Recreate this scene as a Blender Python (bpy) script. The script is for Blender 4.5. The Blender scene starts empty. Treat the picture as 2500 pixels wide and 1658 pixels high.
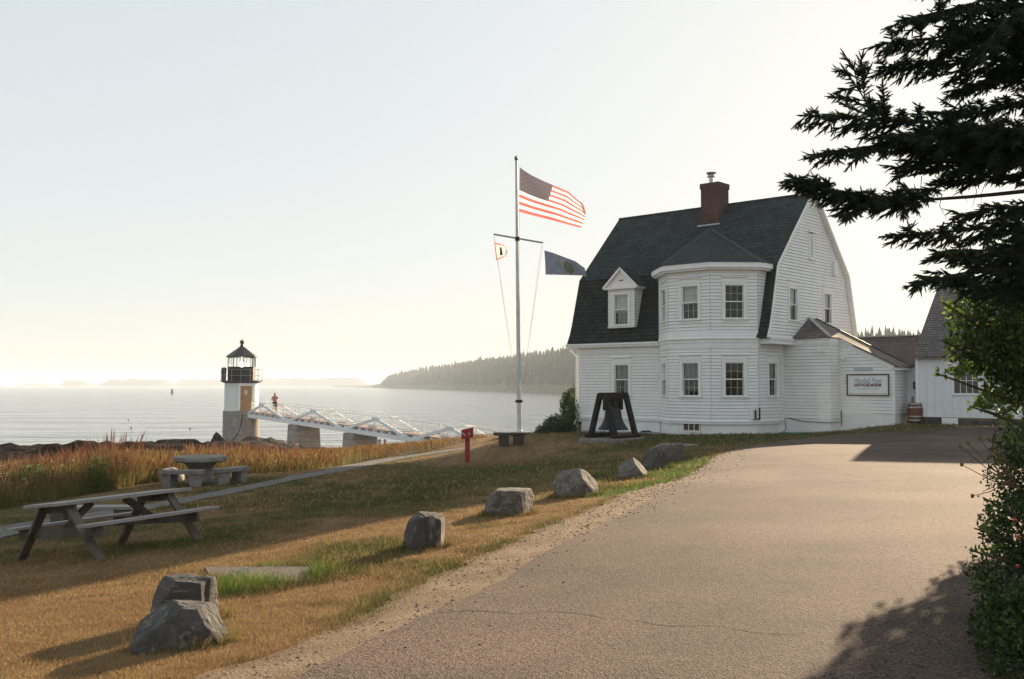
import bpy, bmesh, math, random
import numpy as np
from mathutils import Vector, Matrix
random.seed(4)
rng = np.random.default_rng(11)
scene = bpy.context.scene
COL = scene.collection
R = math.radians
# ---------------------------------------------------------------- camera (eye is the world origin)
FPX = 2450.0
PITCH = math.atan(109 / FPX)
cam = bpy.data.cameras.new('camera'); camo = bpy.data.objects.new('camera', cam); COL.objects.link(camo)
cam.sensor_width = 36; cam.lens = FPX / 2500 * 36
cam.clip_start = .05; cam.clip_end = 60000
camo.rotation_euler = (math.pi / 2 + PITCH, 0, 0)
scene.camera = camo

def P(u, v, d):
    """point seen at (u, v) of the 2500 px photograph, d metres ahead"""
    xc = (u - 1250) / FPX; yc = (829 - v) / FPX
    y = math.cos(PITCH) - math.sin(PITCH) * yc; z = math.sin(PITCH) + math.cos(PITCH) * yc
    return Vector((xc / y * d, d, z / y * d))

# ---------------------------------------------------------------- object helpers
def tag(o, label=None, cat=None, group=None, kind=None):
    if label: o['label'] = label
    if cat: o['category'] = cat
    if group: o['group'] = group
    if kind: o['kind'] = kind
    return o

def empty(name, loc, rz=0, label=None, cat=None, group=None):
    o = bpy.data.objects.new(name, None); COL.objects.link(o)
    o.location = loc; o.rotation_euler = (0, 0, rz); o.empty_display_size = .2
    return tag(o, label, cat, group)

def link(name, me, parent=None, loc=None):
    o = bpy.data.objects.new(name, me); COL.objects.link(o)
    if parent is not None: o.parent = parent
    if loc is not None: o.location = loc
    return o

def copy_tree(o, parent=None):
    c = o.copy(); COL.objects.link(c)
    if parent is not None: c.parent = parent
    for ch in list(o.children): copy_tree(ch, c)
    return c

class MB:
    """collects faces; build() links them as one mesh object"""
    def __init__(s): s.v = []; s.f = []; s.m = []
    def add(s, pts, faces, mi=0):
        n = len(s.v); s.v += [tuple(p) for p in pts]
        for f in faces: s.f.append(tuple(n + i for i in f)); s.m.append(mi)
        return s
    def poly(s, pts, mi=0): return s.add(pts, [range(len(pts))], mi)
    def hexa(s, p, mi=0):
        return s.add(p, [(0, 3, 2, 1), (4, 5, 6, 7), (0, 1, 5, 4), (1, 2, 6, 5), (2, 3, 7, 6), (3, 0, 4, 7)], mi)
    def box2(s, lo, hi, mi=0):
        (a, b, c), (d, e, f) = lo, hi
        return s.hexa([(a, b, c), (d, b, c), (d, e, c), (a, e, c), (a, b, f), (d, b, f), (d, e, f), (a, e, f)], mi)
    def obox(s, o, X, Y, Z, mi=0):
        """box from corner o with edge vectors"""
        o, X, Y, Z = map(Vector, (o, X, Y, Z))
        return s.hexa([o, o + X, o + X + Y, o + Y, o + Z, o + X + Z, o + X + Y + Z, o + Y + Z], mi)
    def bar(s, p0, p1, w, h, mi=0, up=(0, 0, 1)):
        p0 = Vector(p0); p1 = Vector(p1); d = (p1 - p0); dn = d.normalized(); up = Vector(up)
        x = dn.cross(up)
        if x.length < 1e-4: x = dn.cross(Vector((1, 0, 0)))
        x.normalize(); y = x.cross(dn)
        o = p0 - x * w / 2 - y * h / 2
        return s.obox(o, x * w, d, y * h, mi)
    def tube(s, p0, p1, r0, r1=None, n=10, mi=0, caps=True):
        return s.path([p0, p1], [r0, r0 if r1 is None else r1], n, mi, caps)
    def path(s, pts, rad, n=8, mi=0, caps=True):
        pts = [Vector(p) for p in pts]
        if not hasattr(rad, '__len__'): rad = [rad] * len(pts)
        base = len(s.v); ref = None
        for i, p in enumerate(pts):
            d = (pts[min(i + 1, len(pts) - 1)] - pts[max(i - 1, 0)]).normalized()
            if ref is None: ref = d.cross(Vector((0, 0, 1)) if abs(d.z) < .9 else Vector((1, 0, 0))).normalized()
            x = (ref - d * ref.dot(d)).normalized(); y = d.cross(x); ref = x
            for k in range(n):
                a = 2 * math.pi * k / n
                s.v.append(tuple(p + (x * math.cos(a) + y * math.sin(a)) * rad[i]))
        for i in range(len(pts) - 1):
            for k in range(n):
                a = base + i * n + k; b = base + i * n + (k + 1) % n
                s.f.append((a, b, b + n, a + n)); s.m.append(mi)
        if caps:
            s.f.append(tuple(base + k for k in range(n))[::-1]); s.m.append(mi)
            e = base + (len(pts) - 1) * n
            s.f.append(tuple(e + k for k in range(n))); s.m.append(mi)
        return s
    def lathe(s, prof, n=24, c=(0, 0, 0), mi=0, ph=0):
        base = len(s.v); c = Vector(c)
        for r, z in prof:
            for k in range(n):
                a = 2 * math.pi * k / n + ph
                s.v.append((c.x + r * math.cos(a), c.y + r * math.sin(a), c.z + z))
        for i in range(len(prof) - 1):
            for k in range(n):
                a = base + i * n + k; b = base + i * n + (k + 1) % n
                s.f.append((a, b, b + n, a + n)); s.m.append(mi)
        s.f.append(tuple(base + k for k in range(n))[::-1]); s.m.append(mi)
        e = base + (len(prof) - 1) * n
        s.f.append(tuple(e + k for k in range(n))); s.m.append(mi)
        return s
    def prism(s, pts, off, mi=0):
        n = len(pts); off = Vector(off); q = [Vector(p) + off for p in pts]
        fs = [tuple(range(n))[::-1], tuple(range(n, 2 * n))] + [(i, (i + 1) % n, n + (i + 1) % n, n + i) for i in range(n)]
        return s.add(list(pts) + q, fs, mi)
    def build(s, name, mats, parent=None, smooth=False, bevel=0, loc=None, M=None):
        me = bpy.data.meshes.new(name)
        v = s.v if M is None else [tuple(M @ Vector(p)) for p in s.v]
        me.from_pydata(v, [], s.f)
        for m in (mats if isinstance(mats, (list, tuple)) else [mats]): me.materials.append(m)
        me.polygons.foreach_set('material_index', s.m)
        bm = bmesh.new(); bm.from_mesh(me); bmesh.ops.recalc_face_normals(bm, faces=bm.faces); bm.to_mesh(me); bm.free()
        if smooth:
            me.polygons.foreach_set('use_smooth', [True] * len(me.polygons))
            try: me.set_sharp_from_angle(angle=R(40))
            except Exception: pass
        me.update()
        o = link(name, me, parent, loc)
        if bevel:
            b = o.modifiers.new('bevel', 'BEVEL'); b.width = bevel; b.segments = 2; b.limit_method = 'ANGLE'
        return o

def np_mesh(name, V, F, mats, cols=None, parent=None, smooth=False, mi=None):
    me = bpy.data.meshes.new(name); V = np.asarray(V, np.float32); F = np.asarray(F, np.int32); k = F.shape[1]
    me.vertices.add(len(V)); me.vertices.foreach_set('co', V.ravel())
    me.loops.add(F.size); me.loops.foreach_set('vertex_index', F.ravel())
    me.polygons.add(len(F)); me.polygons.foreach_set('loop_start', np.arange(0, F.size, k, dtype=np.int32))
    for m in (mats if isinstance(mats, (list, tuple)) else [mats]): me.materials.append(m)
    if mi is not None: me.polygons.foreach_set('material_index', np.asarray(mi, np.int32))
    me.update(calc_edges=True); me.validate()
    if smooth: me.polygons.foreach_set('use_smooth', np.ones(len(F), bool))
    if cols is not None:
        a = me.color_attributes.new('tint', 'FLOAT_COLOR', 'POINT')
        a.data.foreach_set('color', np.c_[cols, np.ones(len(cols))].astype(np.float32).ravel())
    return link(name, me, parent)

def scatter(tv, tf, mats, locs):
    """template verts (k,3), faces; per-instance 3x3 and location -> one vertex / face array"""
    V = np.einsum('nij,kj->nki', mats, tv) + locs[:, None, :]
    n, k = V.shape[:2]
    F = (tf[None] + (np.arange(n) * k)[:, None, None]).reshape(-1, tf.shape[1])
    return V.reshape(-1, 3), F

# ---------------------------------------------------------------- noise
def _h(i, j, s):
    n = (i * 374761393 + j * 668265263 + s * 974634777) & 0xffffffff
    n = ((n ^ (n >> 13)) * 1274126177) & 0xffffffff
    return ((n ^ (n >> 16)) & 0xffff) / 65535.0
def vn(x, y, s=0):
    x = np.asarray(x, float); y = np.asarray(y, float)
    i = np.floor(x).astype(np.int64); j = np.floor(y).astype(np.int64); u = x - i; v = y - j
    u = u * u * (3 - 2 * u); v = v * v * (3 - 2 * v)
    a = _h(i, j, s); b = _h(i + 1, j, s); c = _h(i, j + 1, s); d = _h(i + 1, j + 1, s)
    return (a * (1 - u) + b * u) * (1 - v) + (c * (1 - u) + d * u) * v
def fbm(x, y, s=0, o=4):
    t = 0; a = .5; n = 0
    for k in range(o): t = t + a * vn(x * 2 ** k, y * 2 ** k, s + k); n += a; a *= .5
    return t / n
def sstep(a, b, x):
    t = np.clip((np.asarray(x, float) - a) / (b - a), 0, 1); return t * t * (3 - 2 * t)
def inside(px, py, poly):
    px = np.asarray(px); py = np.asarray(py); c = np.zeros(px.shape, bool); n = len(poly)
    for i in range(n):
        x1, y1 = poly[i][:2]; x2, y2 = poly[(i + 1) % n][:2]
        if y1 == y2: continue
        c ^= ((y1 > py) != (y2 > py)) & (px < (x2 - x1) * (py - y1) / (y2 - y1) + x1)
    return c
def pldist(px, py, pl):
    d = np.full(np.shape(px), 1e9)
    for (x1, y1), (x2, y2) in zip(pl[:-1], pl[1:]):
        vx, vy = x2 - x1, y2 - y1; L = vx * vx + vy * vy + 1e-9
        t = np.clip(((px - x1) * vx + (py - y1) * vy) / L, 0, 1)
        d = np.minimum(d, np.hypot(px - x1 - t * vx, py - y1 - t * vy))
    return d

# ---------------------------------------------------------------- materials
def mk(name, c1, c2=None, scale=6, rough=.8, bump=0, bs=40, spec=.3, rng_=(.35, .65), stretch=(1, 1, 1), c3=None, s3=1.5, r3=(.55, .7),
       metal=0, tint=False, transl=0, var=None, bdist=.01, detail=5):
    m = bpy.data.materials.new(name); m.use_nodes = True; t = m.node_tree; N = t.nodes; L = t.links; b = N['Principled BSDF']
    b.inputs['Roughness'].default_value = rough; b.inputs['Specular IOR Level'].default_value = spec; b.inputs['Metallic'].default_value = metal
    b.inputs['Base Color'].default_value = (*c1, 1)
    tc = N.new('ShaderNodeTexCoord'); mp = N.new('ShaderNodeMapping'); L.new(tc.outputs['Object'], mp.inputs[0]); mp.inputs['Scale'].default_value = stretch
    out = None
    def noise(sc, det=detail):
        n = N.new('ShaderNodeTexNoise'); n.inputs['Scale'].default_value = sc; n.inputs['Detail'].default_value = det; L.new(mp.outputs[0], n.inputs['Vector']); return n.outputs['Fac']
    def mix(fac, a, bcol):
        x = N.new('ShaderNodeMix'); x.data_type = 'RGBA'
        L.new(fac, x.inputs[0])
        for s, q in ((6, a), (7, bcol)):
            if isinstance(q, tuple): x.inputs[s].default_value = (*q, 1)
            else: L.new(q, x.inputs[s])
        return x.outputs[2]
    def ramp(fac, lo, hi):
        r = N.new('ShaderNodeMapRange'); r.inputs[1].default_value = lo; r.inputs[2].default_value = hi; L.new(fac, r.inputs[0]); return r.outputs[0]
    if tint:
        a = N.new('ShaderNodeAttribute'); a.attribute_name = 'tint'; out = a.outputs['Color']
        if c2: out = mix(ramp(noise(scale), *rng_), out, c2)
    elif c2: out = mix(ramp(noise(scale), *rng_), c1, c2)
    if c3: out = mix(ramp(noise(s3), *r3), out if out is not None else c1, c3)
    if out is not None: L.new(out, b.inputs['Base Color'])
    if bump:
        bp = N.new('ShaderNodeBump'); bp.inputs['Strength'].default_value = bump; bp.inputs['Distance'].default_value = bdist
        L.new(noise(bs), bp.inputs['Height']); L.new(bp.outputs[0], b.inputs['Normal'])
    if transl:
        tr = N.new('ShaderNodeBsdfTranslucent'); ms = N.new('ShaderNodeMixShader'); ms.inputs[0].default_value = transl
        if out is not None: L.new(out, tr.inputs[0])
        else: tr.inputs[0].default_value = (*c1, 1)
        L.new(b.outputs[0], ms.inputs[1]); L.new(tr.outputs[0], ms.inputs[2]); L.new(ms.outputs[0], N['Material Output'].inputs[0])
    return m

def brickmat(name, axis, c1, c2, mortar, bw, bh, ms=.006, rough=.85, bump=.4, swap_y=None, noise_col=None):
    """rows of shingles / bricks; axis 0 runs along local x, 1 along local y, 2 round a box; height always local z"""
    m = bpy.data.materials.new(name); m.use_nodes = True; t = m.node_tree; N = t.nodes; L = t.links; b = N['Principled BSDF']
    b.inputs['Roughness'].default_value = rough; b.inputs['Specular IOR Level'].default_value = .25
    tc = N.new('ShaderNodeTexCoord'); sp = N.new('ShaderNodeSeparateXYZ'); cb = N.new('ShaderNodeCombineXYZ'); L.new(tc.outputs['Object'], sp.inputs[0])
    if axis == 2:
        ad = N.new('ShaderNodeMath'); ad.operation = 'ADD'; L.new(sp.outputs[0], ad.inputs[0]); L.new(sp.outputs[1], ad.inputs[1]); L.new(ad.outputs[0], cb.inputs[0])
    else: L.new(sp.outputs[axis], cb.inputs[0])
    L.new(sp.outputs[2 if swap_y is None else swap_y], cb.inputs[1])
    br = N.new('ShaderNodeTexBrick'); L.new(cb.outputs[0], br.inputs['Vector']); br.inputs['Scale'].default_value = 1
    br.inputs['Brick Width'].default_value = bw; br.inputs['Row Height'].default_value = bh; br.inputs['Mortar Size'].default_value = ms
    br.inputs['Color1'].default_value = (*c1, 1); br.inputs['Color2'].default_value = (*c2, 1); br.inputs['Mortar'].default_value = (*mortar, 1); br.inputs['Mortar Smooth'].default_value = .3
    n = N.new('ShaderNodeTexNoise'); n.inputs['Scale'].default_value = 1.3; n.inputs['Detail'].default_value = 8; n.inputs['Roughness'].default_value = .7; L.new(tc.outputs['Object'], n.inputs['Vector'])
    mr = N.new('ShaderNodeMapRange'); L.new(n.outputs['Fac'], mr.inputs[0]); mr.inputs[1].default_value = .3; mr.inputs[2].default_value = .7; mr.inputs[3].default_value = .7; mr.inputs[4].default_value = 1.3
    mx = N.new('ShaderNodeMix'); mx.data_type = 'RGBA'; mx.blend_type = 'MULTIPLY'; mx.inputs[0].default_value = 1
    L.new(br.outputs['Color'], mx.inputs[6]); L.new(mr.outputs[0], mx.inputs[7]); L.new(mx.outputs[2], b.inputs['Base Color'])
    bp = N.new('ShaderNodeBump'); bp.inputs['Strength'].default_value = bump; bp.inputs['Distance'].default_value = .02; bp.invert = True
    L.new(br.outputs['Fac'], bp.inputs['Height']); L.new(bp.outputs[0], b.inputs['Normal'])
    return m

WHITE = mk('white_paint', (.80, .80, .79), (.74, .74, .72), 2.2, .55, .08, 90, .35, c3=(.66, .65, .60), s3=.7, r3=(.6, .9))
JOINT = mk('clapboard_lip_shade', (.50, .49, .47), (.40, .39, .37), 4, .9)  # grey strip paints in the shade line under each board lip, with some grime
MUNT = mk('muntin_paint', (.50, .50, .48), rough=.6)
TRIM = mk('white_trim_paint', (.82, .82, .81), (.77, .77, .75), 3, .5, .05, 60, .35)
SHINGLE = brickmat('dark_asphalt_shingles', 0, (.020, .031, .030), (.036, .048, .046), (.010, .013, .013), .33, .15, .018, .9, .8)
SHINGLE2 = brickmat('dark_asphalt_shingles_lower', 0, (.020, .023, .022), (.034, .037, .034), (.008, .009, .009), .33, .17, .020, .9, .8)
WOODSH_Y = brickmat('weathered_wood_shingles', 1, (.16, .13, .11), (.22, .185, .16), (.05, .04, .035), .16, .085, .010, .9, .7)
WOODSH_X = brickmat('weathered_wood_shingles_front', 0, (.12, .10, .09), (.19, .165, .145), (.04, .035, .03), .16, .075, .010, .9, .7)
BRICK = brickmat('red_brick', 2, (.105, .048, .037), (.075, .034, .027), (.11, .08, .068), .21, .075, .010, .9, .5)
LEAD = mk('grey_flashing', (.42, .45, .48), (.32, .35, .38), 9, .5, .2, 30, .4)
STEEL = mk('dull_steel', (.45, .46, .46), (.35, .35, .35), 8, .35, 0, metal=.8)
INTER = mk('dark_room', (.020, .019, .018), rough=.9)
INTERB = mk('brown_room', (.060, .036, .018), (.040, .024, .012), 3, .9)
CURTAIN = mk('lace_curtain', (.50, .51, .52), (.36, .36, .38), 30, .9, stretch=(1, 1, .08), transl=.3)
BLIND = mk('cream_roller_blind', (.74, .74, .70), (.70, .70, .66), 4, .8, transl=.35)
CURTD = mk('brown_curtain', (.11, .075, .045), (.07, .045, .025), 25, .9, stretch=(1, 1, .08))
def glassmat():
    m = bpy.data.materials.new('window_glass'); m.use_nodes = True; t = m.node_tree; N = t.nodes; L = t.links; N.remove(N['Principled BSDF'])
    g = N.new('ShaderNodeBsdfGlossy'); g.inputs['Roughness'].default_value = .03; g.inputs['Color'].default_value = (.95, .97, .98, 1)
    tr = N.new('ShaderNodeBsdfTransparent'); tr.inputs[0].default_value = (.93, .95, .95, 1)
    fr = N.new('ShaderNodeFresnel'); fr.inputs[0].default_value = 1.45
    ms = N.new('ShaderNodeMixShader'); L.new(fr.outputs[0], ms.inputs[0]); L.new(tr.outputs[0], ms.inputs[1]); L.new(g.outputs[0], ms.inputs[2]); L.new(ms.outputs[0], N['Material Output'].inputs[0])
    return m
GLASS = glassmat()
GRANITE = mk('grey_granite', (.34, .31, .28), (.24, .215, .20), 9, .9, .5, 25, .2, c3=(.42, .38, .33), s3=2.0, r3=(.5, .7))
BLOCK = brickmat('granite_blocks', 2, (.27, .235, .21), (.34, .30, .265), (.17, .15, .135), 1.1, .46, .018, .9, .6)
BASALT = mk('dark_shore_rock', (.035, .027, .022), (.016, .013, .011), 1.6, 1, .9, 6, .05, c3=(.06, .045, .032), s3=.6, r3=(.58, .75), bdist=.15)
CONCRETE = mk('weathered_concrete', (.24, .22, .195), (.15, .135, .12), 9, .92, .7, 40, .2, c3=(.28, .26, .235), s3=2, r3=(.5, .75))
WOODG = mk('weathered_grey_wood', (.30, .285, .27), (.20, .185, .17), 5, .8, .35, 30, .3, stretch=(.25, 6, 6), c3=(.36, .35, .34), s3=3)
WOODB = mk('brown_treated_wood', (.12, .095, .075), (.075, .058, .045), 6, .8, .3, 30, .3)
TIMBER = mk('dark_timber', (.022, .017, .015), (.013, .010, .009), 7, .75, .3, 20, .3)
BRONZE = mk('aged_bell_bronze', (.032, .038, .042), (.02, .024, .026), 4, .55, .15, 20, .5, metal=.55)
BLACK = mk('black_paint', (.016, .014, .013), (.026, .020, .017), 6, .5, .1, 30, .4)
REDPAINT = mk('red_paint', (.33, .022, .018), (.25, .016, .014), 5, .55, .1, 40, .4)
POLEW = mk('grey_white_pole_paint', (.66, .66, .64), (.52, .51, .49), 3, .5, .05, 30, .4)
IRON = mk('dark_iron', (.03, .028, .027), rough=.6, metal=.5)
ROPE = mk('pale_rope', (.55, .53, .48), rough=.9)
HAZE, SUNE, SKYS, EXPO = .00026, 5.0, .088, 1.5
# ---------------------------------------------------------------- terrain height (relative to the eye)
TH = R(42); AX = Vector((math.cos(TH), -math.sin(TH), 0)); BX = Vector((math.sin(TH), math.cos(TH), 0)); HP0 = Vector((3.10, 47.2, 0))
def W(s, b, h): return HP0 + AX * s + BX * b + Vector((0, 0, h))
SEA = -7.5
ctl = []
def cz(x, y, z): ctl.append((x, y, z))
def cp(u, v, d): p = P(u, v, d); ctl.append((p.x, p.y, p.z))
for x, y, z in [(0, -8, -1.6), (-12, -8, -2.1), (12, -8, -1.45), (30, -5, -1.3), (-30, -8, -2.6), (-1.2, 5.8, -1.70), (3, 6, -1.62), (1, 9, -1.69), (4, 10, -1.62),
                (.8, 12, -1.75), (6, 15, -1.66), (2.6, 18, -1.82), (9, 22, -1.70), (5.1, 26, -1.87), (12, 30, -1.78), (8.4, 36, -1.98), (20, 25, -1.5), (30, 30, -1.3),
                (16, 39, -1.60), (22, 37, -1.55), (30, 42, -1.3), (45, 25, -1.0), (45, 0, -1.0), (18, 52, -2.2), (30, 60, -2.4)]: cz(x, y, z)
for s, b, h in [(0, 0, -2.26), (4, 0, -2.16), (8, -1.45, -2.03), (9.4, 0, -2.03), (11.46, 2.12, -2.0), (13.7, 3.04, -1.58), (0, 8, -3.0), (9, 8, -2.3)]:
    w = W(s, b, h); cz(w.x, w.y, h)
for q in [(450, 1592, 6.93), (1040, 1340, 11.46), (1243, 1258, 14.7), (1405, 1213, 17.4), (1545, 1168, 21), (1600, 1145, 23.4), (1640, 1118, 27.2), (1665, 1090, 32.7),
          (41, 1371, 13.5), (257, 1367, 12.5), (488, 1324, 13.77), (296, 1330, 14.77), (900, 1270, 14.8), (489, 1178, 25), (500, 1216, 21.7), (800, 1152, 29.5), (1100, 1102, 39),
          (1141, 1130, 34), (1260, 1088, 39.5), (1268, 1064, 43), (1490, 1077, 40), (60, 1290, 16.2), (200, 1190, 27), (20, 1180, 30), (700, 1140, 33), (1000, 1096, 52), (1190, 1086, 60),
          (722, 1100, 80), (859, 1094, 73), (588, 1089, 88), (0, 1112, 60), (100, 1106, 60), (200, 1101, 62), (330, 1103, 64), (430, 1100, 70), (520, 1096, 80), (660, 1096, 84), (100, 1135, 42), (400, 1120, 45), (760, 1110, 62), (932, 1122, 66)]:
    cp(*q)
for x, y, z in [(-50, 80, -9.5), (-36, 84, -9), (-31, 93, -9), (-24, 98, -9), (-14, 92, -9), (-6, 80, -8), (3, 72, -8), (14, 70, -8), (30, 85, -8), (-60, 40, -4.2), (-60, 15, -3.4), (-25, 20, -2.9), (-14, 8, -2.25), (-70, 75, -10), (60, 90, -8), (0, 110, -11), (-90, 60, -10), (90, 60, -4)]: cz(x, y, z)
CTP = np.array(ctl); NCT = len(CTP)
def tk(r2): return np.where(r2 > 1e-9, r2 * np.log(r2 + 1e-12), 0)
K = tk(((CTP[:, None, :2] - CTP[None, :, :2]) ** 2).sum(-1)) + np.eye(NCT) * 1.0
Pm = np.c_[np.ones(NCT), CTP[:, :2]]
Wt = np.linalg.solve(np.block([[K, Pm], [Pm.T, np.zeros((3, 3))]]), np.r_[CTP[:, 2], 0, 0, 0])
def T(x, y):
    x = np.atleast_1d(np.asarray(x, float)); y = np.atleast_1d(np.asarray(y, float)); sh = x.shape; x = x.ravel(); y = y.ravel(); out = np.empty(len(x))
    for i in range(0, len(x), 20000):
        xx = x[i:i + 20000]; yy = y[i:i + 20000]
        out[i:i + 20000] = tk((xx[:, None] - CTP[None, :, 0]) ** 2 + (yy[:, None] - CTP[None, :, 1]) ** 2) @ Wt[:NCT] + Wt[NCT] + Wt[NCT + 1] * xx + Wt[NCT + 2] * yy
    return np.maximum(out, -12).reshape(sh)
def T1(x, y): return float(T(x, y)[0])
def G(u, v, lo=4.0, hi=110):
    """where the sight line through (u, v) first meets the ground"""
    d = np.exp(np.linspace(math.log(lo), math.log(hi), 900)); q = P(u, v, 1)
    t = T(q.x * d, d); k = np.argmax(q.z * d < t)
    if not (q.z * d < t).any(): k = len(d) - 1
    return Vector((q.x * d[k], d[k], t[k]))
def GP(pts): return [(g.x, g.y) for g in (G(u, v) for u, v in pts)]

road_edge = GP([(640, 1720), (725, 1658), (1000, 1523), (1200, 1443), (1324, 1356), (1480, 1281), (1560, 1238), (1645, 1190), (1710, 1150), (1738, 1124), (1765, 1108), (1810, 1094), (1880, 1082), (1980, 1069), (2070, 1061), (2260, 1054), (2440, 1042)])
road_edge = [(-1.9, -8), (-1.75, 1), (-1.62, 4.2)] + road_edge[1:]
sand_edge = GP([(477, 1652), (660, 1600), (862, 1530), (939, 1470), (1050, 1414), (1200, 1347), (1340, 1283), (1465, 1235), (1517, 1206), (1637, 1178), (1701, 1150), (1735, 1124)])
sand_edge = [(-3.2, -8), (-2.9, 2)] + sand_edge
path_line = GP([(-60, 1320), (60, 1287), (250, 1258), (400, 1233), (500, 1213), (700, 1176), (830, 1147), (920, 1126), (1055, 1106), (1136, 1097)])
path_w = [.34, .34, .34, .34, .36, .40, .42, .42, .40, .28]
def dens(pl, step):
    out = []
    for (x1, y1), (x2, y2) in zip(pl[:-1], pl[1:]):
        k = max(1, int(math.hypot(x2 - x1, y2 - y1) / step))
        out += [(x1 + (x2 - x1) * i / k, y1 + (y2 - y1) * i / k) for i in range(k)]
    return out + [pl[-1]]
def smooth(pl, it=2):
    for _ in range(it):
        o = [pl[0]]
        for a, b in zip(pl[:-1], pl[1:]): o += [(a[0] * .75 + b[0] * .25, a[1] * .75 + b[1] * .25), (a[0] * .25 + b[0] * .75, a[1] * .25 + b[1] * .75)]
        pl = o + [pl[-1]]
    return pl
road_edge = smooth(road_edge); sand_edge = smooth(sand_edge); path_line_s = smooth(path_line)
road_poly = road_edge + [(40, 43), (40, -8)]
sand_poly = sand_edge + road_edge[::-1]

# ---- masks
house_poly = [tuple(W(s, b, 0).xy) for s, b in [(-.1, -.1), (4.5, -.1), (5.9, -1.6), (8.1, -1.6), (9.5, -.2), (11.5, 2.0), (11.5, 3), (13.8, 3), (14.5, 4.2), (23, 3.5), (23, 12), (-.1, 9)]]
def rockmask(x, y):
    """1 where bare shore rock replaces turf"""
    e = np.interp(x, [-70, -30, -20, -16, -13.5, -11, -7, -2, 4, 14, 40], [29, 31, 34, 40, 47, 58, 66, 64, 62, 60, 75])
    return sstep(-2.0, 2.5, y - e + (fbm(x * .35, y * .35, 5) - .5) * 5)
def meadowmask(x, y):
    """1 in the unmown tall grass between lawn and shore"""
    pl = np.interp(x, [-40, -14, -10.3, -9.2, -6.3, -2.6, -.6, .6, 2], [15.5, 16.3, 17.3, 27.0, 30.5, 40.5, 46, 50, 60])
    return sstep(-.5, .6, y - pl + (fbm(x * .8, y * .8, 9) - .5) * 1.6)
def greens(x, y):
    """share of living grass in the turf"""
    g = fbm(x * .55, y * .55, 21, 4) * .7 + fbm(x * 2.6, y * 2.6, 31, 4) * .75 - .36
    shade = sstep(9.0, 13.5, y - .45 * x) * .05
    g = g + shade
    for u, v, r, a in GREENSPOTS:
        p = G(u, v); g = g + a * np.exp(-((x - p.x) ** 2 + (y - p.y) ** 2) / (2 * r * r))
    ed = pldist(x, y, sand_edge); g = g + .24 * np.exp(-(ed / .22) ** 2)
    g = g + .28 * sstep(18, 26, y) * np.exp(-(ed / 2.0) ** 2)
    return g
GREENSPOTS = [(640, 1425, .34, .85), (560, 1440, .3, .7), (740, 1410, .28, .7), (660, 1385, .3, .2), (450, 1330, .7, .30), (330, 1345, .6, .30), (760, 1230, 1.6, .16), (1000, 1190, 2.2, .22), (1150, 1150, 2.5, .20), (1350, 1140, 3, .22),
              (1230, 1105, 2.2, -.35), (1330, 1100, 2.0, -.30), (100, 1440, 1.3, -.22), (60, 1560, 1.2, -.25), (250, 1600, .8, -.2), (1750, 1075, 3.5, .35), (1900, 1070, 3, .35), (1650, 1075, 3, .3), (2100, 1045, 2.5, .3), (1480, 1100, 2, .2),
              (1640, 1150, 1.0, .35), (1500, 1200, .8, .2), (560, 1175, 1.0, .25), (950, 1345, .5, .25), (980, 1290, 1.5, -.1), (1150, 1290, .9, -.05), (530, 1560, .3, .35), (900, 1095, 3, -.3), (640, 1160, 2, -.25), (1100, 1085, 3, -.2)]
LUSH = [(650, 1428, .22), (570, 1445, .22), (740, 1412, .2), (660, 1381, .10), (1650, 1160, .6), (1710, 1135, .7), (1560, 1195, .35), (1490, 1210, .25), (1600, 1178, .4)]
SANDC = np.array([.36, .27, .19])
def turf_cols(x, y, j):
    """base colour of the turf; j is a 0..1 random per sample"""
    g = np.clip(greens(x, y), 0, 1); g = sstep(.20, .80, g)
    dry = np.array([.225, .130, .058]); straw = np.array([.345, .235, .115]); gr = np.array([.064, .070, .019]); gr2 = np.array([.125, .122, .038])
    k = fbm(x * 3.1, y * 3.1, 44, 3)[:, None]; j = j[:, None]; g = g[:, None]
    c = (dry * (1 - k) + straw * k); c = c * (.7 + .6 * j)
    gg = (gr * (1 - j) + gr2 * j)
    c = c * (1 - g) + gg * g; lush = np.zeros(len(x))
    for (uu, vv_, r_) in LUSH: q = G(uu, vv_); lush += np.exp(-((x - q.x) ** 2 + (y - q.y) ** 2) / (2 * r_ * r_))
    lush = np.clip(lush, 0, 1)[:, None]
    return c * (1 - lush) + np.array([.10, .165, .025]) * (.6 + .8 * j) * lush

# ---- ground: one sheet
def axis(lo, hi, fine_lo, fine_hi, fine, grow=1.12, mx=3.0):
    a = list(np.arange(fine_lo, fine_hi, fine)); s = fine; p = fine_hi
    while p < hi: a.append(p); s = min(s * grow, mx); p += s
    a.append(hi); s = fine; p = fine_lo - fine
    b = []
    while p > lo: b.append(p); s = min(s * grow, mx); p -= s
    b.append(lo); return np.array(b[::-1] + a)
gx = axis(-110, 140, -9, 8, .16); gy = axis(-80, 120, 4.5, 22, .16)
X, Y = np.meshgrid(gx, gy); Z = T(X, Y); rm = rockmask(X, Y); Z2 = Z - .9 * rm
Z2 = np.maximum(Z2, SEA - 3)
idx = np.arange(X.size).reshape(X.shape)
F = np.c_[idx[:-1, :-1].ravel(), idx[:-1, 1:].ravel(), idx[1:, 1:].ravel(), idx[1:, :-1].ravel()]
xf, yf = X.ravel(), Y.ravel()
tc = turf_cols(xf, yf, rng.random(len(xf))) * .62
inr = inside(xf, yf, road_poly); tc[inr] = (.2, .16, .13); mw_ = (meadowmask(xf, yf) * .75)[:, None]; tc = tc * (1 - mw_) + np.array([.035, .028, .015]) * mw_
GROUND = mk('turf_soil', (.2, .15, .1), rough=.95, tint=True, bump=.8, bs=60, spec=.1, c2=(.10, .075, .045), scale=38, rng_=(.5, .75), bdist=.03)
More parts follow.
